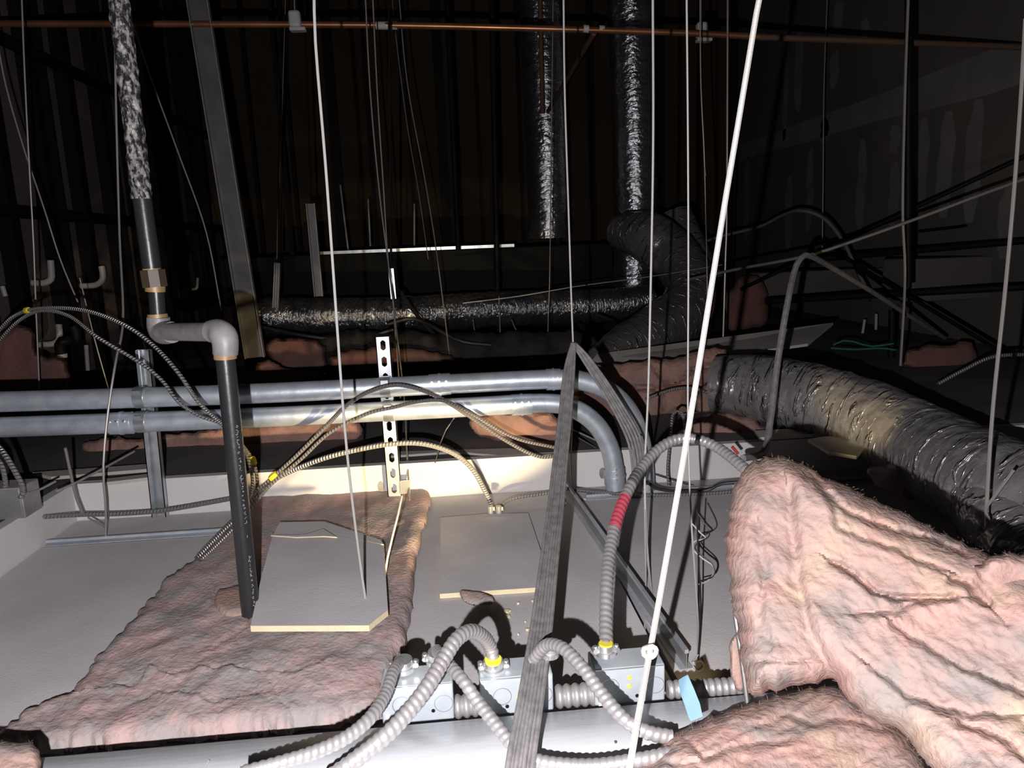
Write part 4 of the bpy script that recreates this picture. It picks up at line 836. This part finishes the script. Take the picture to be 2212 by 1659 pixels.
duct('elbow_duct', [P(1340, 500, Y=4.7), P(1395, 510, Y=4.5), P(1450, 548, Y=4.4), P(1490, 610, Y=4.2), P(1480, 670, Y=4.0), P(1425, 715, Y=3.75), P(1350, 752, Y=3.5), P(1290, 785, Y=3.3)], [.11, .15, .14, .14, .15, .14, .11, .07], 'film_dull', 'dark bent flexible duct curving down beside the foil riser', .06, step=.03, seed=12, stretch=(6, 3))
duct('flexible_duct', [P(1450, 470, Y=5.0), P(1480, 540, Y=4.9), P(1520, 620, Y=4.8)], .14, 'film_dull', 'dark duct stub behind the elbow duct and hanger wires', .05, step=.04, seed=14)
def rings(s, a, R): return R
duct('flexible_duct', [P(1545, 830, Y=2.52), P(1640, 838, Y=2.43), P(1760, 865, Y=2.28), P(1880, 908, Y=2.12), P(1990, 968, Y=1.93), P(2090, 1022, Y=1.72), P(2180, 1066, Y=1.56), P(2300, 1118, Y=1.42), P(2450, 1190, Y=1.3)], [.10, .112, .116, .119, .122, .124, .122, .12, .12], 'film', 'large grey flexible duct sweeping to the right edge above the batt', .045, n=80, step=.007, seed=21, stretch=(13, 2.2))
duct('flexible_duct', [P(2125, 1060, Y=1.62), P(2160, 1120, Y=1.50), P(2230, 1190, Y=1.38)], .085, 'film', 'lower grey duct section hanging under the large duct at right', .05, n=60, step=.007, seed=23, stretch=(9, 2))

# ------------------------------------------------------------------ pink pieces beyond the step
def pk(outline, d, T, edge, material, label, seed, step=5, amp=.035, name='insulation_piece', freq=(7, 16), creases=()):
    place_batt(name, batt(outline, face_mode(d if callable(d) else (lambda x, y: d)), T, edge, step, amp=amp, seed=seed, jit=2.6, fdir=-.15, freq=freq, creases=creases), M_[material], label)
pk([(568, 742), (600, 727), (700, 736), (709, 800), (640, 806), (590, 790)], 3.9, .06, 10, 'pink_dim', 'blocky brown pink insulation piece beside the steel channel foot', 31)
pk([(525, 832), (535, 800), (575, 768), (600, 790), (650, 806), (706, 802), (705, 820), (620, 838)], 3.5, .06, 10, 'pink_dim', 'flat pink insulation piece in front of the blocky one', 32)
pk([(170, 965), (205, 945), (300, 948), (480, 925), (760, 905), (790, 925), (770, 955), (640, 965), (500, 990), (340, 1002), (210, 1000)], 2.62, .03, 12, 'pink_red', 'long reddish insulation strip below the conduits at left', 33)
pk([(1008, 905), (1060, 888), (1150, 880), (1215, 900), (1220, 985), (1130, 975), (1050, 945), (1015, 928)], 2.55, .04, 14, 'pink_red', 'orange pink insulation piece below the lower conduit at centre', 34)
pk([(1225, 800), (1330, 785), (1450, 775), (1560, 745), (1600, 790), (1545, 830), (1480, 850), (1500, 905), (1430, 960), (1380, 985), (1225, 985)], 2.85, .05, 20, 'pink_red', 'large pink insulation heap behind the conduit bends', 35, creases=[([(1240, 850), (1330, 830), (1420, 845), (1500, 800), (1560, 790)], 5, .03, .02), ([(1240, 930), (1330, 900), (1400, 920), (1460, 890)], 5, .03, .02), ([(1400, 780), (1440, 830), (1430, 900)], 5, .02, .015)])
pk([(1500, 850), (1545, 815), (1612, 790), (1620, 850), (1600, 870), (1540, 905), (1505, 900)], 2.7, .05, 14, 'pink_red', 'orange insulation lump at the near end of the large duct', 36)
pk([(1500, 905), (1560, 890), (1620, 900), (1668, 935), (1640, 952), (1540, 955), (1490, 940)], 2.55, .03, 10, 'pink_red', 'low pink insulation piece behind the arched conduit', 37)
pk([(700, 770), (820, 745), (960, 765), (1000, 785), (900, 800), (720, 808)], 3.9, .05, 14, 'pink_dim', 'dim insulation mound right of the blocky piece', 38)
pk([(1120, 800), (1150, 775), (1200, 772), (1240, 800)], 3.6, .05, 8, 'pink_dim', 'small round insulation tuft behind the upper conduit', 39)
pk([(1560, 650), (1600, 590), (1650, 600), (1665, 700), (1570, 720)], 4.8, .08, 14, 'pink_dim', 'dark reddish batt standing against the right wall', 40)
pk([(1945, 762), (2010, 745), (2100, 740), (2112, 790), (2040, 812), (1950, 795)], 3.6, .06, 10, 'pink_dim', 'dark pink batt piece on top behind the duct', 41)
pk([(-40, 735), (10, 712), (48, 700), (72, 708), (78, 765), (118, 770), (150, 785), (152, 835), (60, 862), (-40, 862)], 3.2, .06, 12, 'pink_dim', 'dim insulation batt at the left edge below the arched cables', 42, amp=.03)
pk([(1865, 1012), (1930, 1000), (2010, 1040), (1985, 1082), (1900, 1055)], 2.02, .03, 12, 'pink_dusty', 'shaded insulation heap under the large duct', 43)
# dark clutter mound
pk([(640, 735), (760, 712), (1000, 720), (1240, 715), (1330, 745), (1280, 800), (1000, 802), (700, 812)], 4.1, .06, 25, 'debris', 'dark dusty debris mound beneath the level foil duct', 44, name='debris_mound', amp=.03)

# boards beyond the step
m_ = MB(); A = [P(1262, 800, Y=3.0), P(1800, 699, Y=3.5), P(1800, 690, Y=3.5), P(1290, 762, Y=3.05)]
B = [P(1262, 800, Y=3.0), P(1560, 768, Y=3.0), P(1745, 742, Y=3.1), P(1800, 697, Y=3.5), P(1290, 764, Y=3.15)]
c = B[0].copy(); m_.prism([p-c for p in B], (0, .0, -.012)); o = m_.build('white_board', M_['board'], flat=True); o.location = c; tag(o, 'long dusty white board tilted behind the elbow duct foot', 'board')
for (q, z, lb) in [([(70, 1020), (320, 1002), (330, 1012), (110, 1030)], .125, 'narrow pale board strip over the left soffit'), ([(225, 1034), (330, 1022), (330, 1030), (225, 1042)], .122, 'small pale strip just above the left soffit face'), ([(1630, 930), (1860, 918), (1880, 930), (1640, 945)], .13, 'pale board strip under the large duct'), ([(840, 985), (980, 975), (1100, 985), (1150, 975), (1100, 968), (850, 975)], .112, 'dusty board sheet behind the white soffit at centre'), ([(1745, 948), (1840, 935), (1870, 960), (1850, 985), (1790, 975)], .14, 'white tile corner showing below the duct')]:
    poly = [P(x, y, z=z) for x, y in q]; c = sum(poly, Vector())/len(poly); m_ = MB(); m_.prism([p-c for p in poly][::-1], (0, 0, -.010)); o = m_.build('board_strip', M_['board'], flat=True); o.location = c; tag(o, lb, 'board')
# white box shapes at the right wall
for (a, b, Y, lb) in [((1975, 560), (2240, 640), 3.9, 'pale box housing against the right wall'), ((1640, 590), (1960, 640), 4.9, 'long dim boxed ledge on the right wall')]:
    p = P(a[0], a[1], Y=Y); q = P(b[0], b[1], Y=Y); m_ = MB(); m_.box(((p.x+q.x)/2, Y+.15, (p.z+q.z)/2), (abs(q.x-p.x), .3, abs(p.z-q.z))); c = Vector(((p.x+q.x)/2, Y+.15, q.z)); m_.v = [tuple(Vector(v)-c) for v in m_.v]
    o = m_.build('boxed_ledge', M_['drywall'], bevel=.01); o.location = c; tag(o, lb, 'ledge')
for (a, b, lb) in [((1868, 690), (1862, 728), 'left of two pale upright strips behind the duct'), ((1893, 678), (1892, 712), 'right of two pale upright strips behind the duct')]:
    rod((a[0], a[1], 4.6), (b[0], b[1], 4.6), 6, 'pvc', lb, 'pale_strip', 'strip')
# green wires
for i, (q, lb) in enumerate([([(1800, 745, 3.4), (1830, 735, 3.4), (1880, 748, 3.4), (1930, 742, 3.4)], 'green wire tangle strand on top of the large duct, upper'), ([(1795, 752, 3.4), (1850, 755, 3.4), (1900, 752, 3.4), (1935, 756, 3.4)], 'green wire tangle strand on top of the large duct, lower'), ([(1925, 1030, 2.0), (1960, 1012, 2.0), (2000, 985, 2.05)], 'green wire strand under the large duct')]):
    wire(q, 4, lb, 'green', 'green_wire', 'wire')
for i, y in enumerate((838, 850, 862)):
    wire([(2110, y-4, 2.9), (2230, y, 2.9)], 3, ['top', 'middle', 'bottom'][i]+' one of three thin green lines beside the right edge', 'green', 'green_wire', 'wire')
# little fixtures behind arch: whip connectors
wire([(1572, 905, 2.5), (1578, 880, 2.5), (1585, 868, 2.5)], 5, 'small red wire nut lead behind the arched conduit', 'red', 'red_wire', 'wire')
wire([(1590, 885, 2.5), (1592, 872, 2.5)], 6, 'tiny yellow wire nut beside the red lead', 'yellow', 'wire_nut', 'wire nut')
wire([(1605, 940, 2.4), (1625, 946, 2.4)], 7, 'yellow and red wire scrap on the white ledge behind the arch', 'yellow', 'wire_nut', 'wire nut')
wire([(1582, 965, 1.9), (1590, 972, 1.9), (1594, 980, 1.9)], 7, 'small orange red wire piece above the arched conduit', 'red', 'red_wire', 'wire')
wire([(1335, 905, 2.7), (1350, 895, 2.7)], 8, 'yellow tag on the cable inside the conduit bend', 'yellow', 'yellow_tag', 'tag')
# support under the arch
m_ = MB(); q = [(1485, 905), (1540, 898), (1660, 925), (1640, 935), (1540, 925), (1490, 925)]; poly = [P(x, y, Y=2.45) for x, y in q]; c = poly[0].copy(); m_.prism([p-c for p in poly], (0, .08, 0)); o = m_.build('white_ledge', M_['soffit'], flat=True); o.location = c; tag(o, 'white angled ledge behind the arched conduit', 'ledge')

# plastic elbows at the left wall
def pvc(xy, wpx, label, Y=4.3):
    p = [P(x, y, Y=P(xy[0][0], xy[0][1], X=XL+.10).y) for x, y in xy] if Y == 4.3 else [P(x, y, Y=Y) for x, y in xy]; r_ = wpx/2*depth_of(p[0])/F; R = resample(p, .015); c = R[0].copy(); q = MB(); q.tube(R, r_, 12); q.v = [tuple(Vector(v)-c) for v in q.v]; o = q.build('plastic_elbow', M_['pvc']); o.location = c; return tag(o, label, 'pipe')
pvc([(70, 611), (95, 611), (110, 603), (111, 588), (109, 562)], 14, 'white plastic elbow at far left above the arched cables')
pvc([(175, 618), (205, 616), (220, 606), (222, 592), (219, 575)], 13, 'white plastic elbow right of the first one')
pvc([(5, 618), (12, 640)], 10, 'white plastic pipe stub at the left edge')
pvc([(85, 745), (115, 742), (128, 730), (127, 700)], 13, 'white plastic elbow beside the black trap, below the cables')
pvc([(85, 812), (118, 810), (130, 795), (128, 775)], 13, 'lowest white plastic elbow below the black trap')
pvc([(415, 625), (425, 622), (427, 600)], 6, 'small far plastic elbow left of the steel channel')
pvc([(0, 870), (4, 790)], 12, 'upright white plastic pipe at the left edge', 3.4)
pvc([(190, 800), (186, 745)], 9, 'upright dim plastic pipe right of the black trap')
r = empty('trap_pipe', P(148, 850, Y=3.6), 'black pipe with trap elbow at the far left', 'pipe')
m_ = MB(); m_.tube([P(135, 775, Y=3.6), P(147, 860, Y=3.6)], .021, 14); part(m_, 'pipe', M_['black_pipe'], r)
m_ = MB(); m_.tube(resample([P(133, 765, Y=3.6), P(130, 745, Y=3.6), P(140, 735, Y=3.6), P(160, 740, Y=3.65), P(165, 722, Y=3.65), P(158, 705, Y=3.65)], .02), .025, 14); part(m_, 'elbow', M_['black'], r)
m_ = MB(); m_.tube([P(133, 763, Y=3.6), P(134, 772, Y=3.6)], .024, 12); tag(part(m_, 'pale_collar', M_['solder'], r), 'pale collar')

# ------------------------------------------------------------------ foreground batts
M1 = [(1600, 1022), (1618, 1000), (1655, 984), (1700, 986), (1745, 1004), (1790, 1032), (1850, 1056), (1920, 1092), (2000, 1128), (2080, 1168), (2150, 1198), (2320, 1240), (2340, 1760), (2080, 1760), (2010, 1659), (1955, 1585), (1880, 1548), (1832, 1512), (1800, 1462), (1740, 1478), (1700, 1487), (1620, 1506), (1602, 1440), (1590, 1340), (1572, 1240), (1567, 1150), (1578, 1080)]
def dM(x, y): return 1.13-.00042*(y-985)-.00014*(x-1600)
crM = [([(1745, 1020), (1810, 1090), (1870, 1120), (1960, 1150), (2080, 1190)], 7.6, 0.013, 0.000), ([(1800, 1215), (1850, 1245), (1900, 1285), (1970, 1292), (2062, 1290)], 7.6, 0.019, 0.012),
       ([(1700, 1060), (1712, 1170), (1725, 1260), (1755, 1370), (1800, 1465)], 15.2, 0.011, -0.014), ([(1850, 1328), (1930, 1320), (1985, 1300)], 7.6, 0.009, 0.008),
       ([(1640, 1130), (1650, 1240), (1640, 1330), (1660, 1400)], 11.4, 0.007, 0.000), ([(1780, 1040), (1815, 1140), (1900, 1170), (2040, 1230)], 9.5, 0.009, 0.012),
       ([(1930, 1345), (2010, 1400), (2100, 1450), (2230, 1500)], 9.5, 0.012, 0.012), ([(1620, 1430), (1700, 1425), (1770, 1430)], 5.7, 0.006, 0.000), ([(2060, 1250), (2090, 1262), (2130, 1305)], 11.4, 0.022, 0.010),
       ([(2080, 1560), (2160, 1590), (2250, 1660)], 9.5, 0.012, 0.012), ([(1880, 1440), (1960, 1500), (2080, 1540), (2200, 1545)], 9.5, 0.009, 0.010)]
place_batt('foreground_batt', batt(M1, face_mode(dM), .085, 75, 3.8, amp=.015, fdir=.75, freq=(4, 12), creases=crM, jit=2.6, seed=51, fibres=6000, flen=.007), M_['pink'], 'big upright fold of pink insulation filling the lower right')
L1 = [(1340, 1760), (1375, 1668), (1405, 1632), (1440, 1592), (1490, 1566), (1545, 1540), (1600, 1522), (1690, 1500), (1790, 1478), (1850, 1500), (1960, 1580), (2060, 1760)]
crL = [([(1640, 1570), (1700, 1545), (1760, 1560), (1840, 1555), (1900, 1575)], 7.6, 0.009, 0.010), ([(1480, 1600), (1520, 1640), (1600, 1610), (1700, 1600)], 7.6, 0.009, 0.010), ([(1420, 1650), (1500, 1650), (1560, 1690)], 7.6, 0.007, 0.006)]
place_batt('foreground_batt', batt(L1, face_mode(lambda x, y: 1.03-.0007*(y-1480)), .06, 45, 4.6, amp=.016, fdir=-.55, freq=(6, 18), creases=crL, jit=2.4, seed=52, fibres=2600, flen=.008), M_['pink'], 'lower pink insulation lump resting on the light fixture at bottom')
place_batt('foreground_batt', batt([(2095, 1228), (2140, 1200), (2200, 1193), (2330, 1195), (2340, 1350), (2212, 1318), (2150, 1298), (2115, 1268)], face_mode(lambda x, y: .90), .045, 30, 4.6, amp=.010, fdir=.3, seed=53, jit=2, fibres=400, flen=.007), M_['pink'], 'bright pink insulation lump at the right edge on the big fold')
place_batt('foreground_batt', batt([(-60, 1760), (-60, 1605), (0, 1600), (40, 1604), (70, 1598), (86, 1618), (90, 1660), (80, 1760)], face_mode(lambda x, y: .97-.0006*(y-1600)), .03, 22, 4.6, amp=.008, seed=54, jit=1.6, fibres=250, flen=.007), M_['pink'], 'small pink insulation tuft in the bottom left corner')
place_batt('foreground_batt', batt([(1574, 1400), (1584, 1370), (1592, 1360), (1604, 1420), (1612, 1500), (1590, 1500), (1580, 1460)], face_mode(lambda x, y: 1.06), .015, 9, 4, amp=.004, seed=55, jit=1.4), M_['pink'], 'thin pink tuft showing left of the dark grey rod')
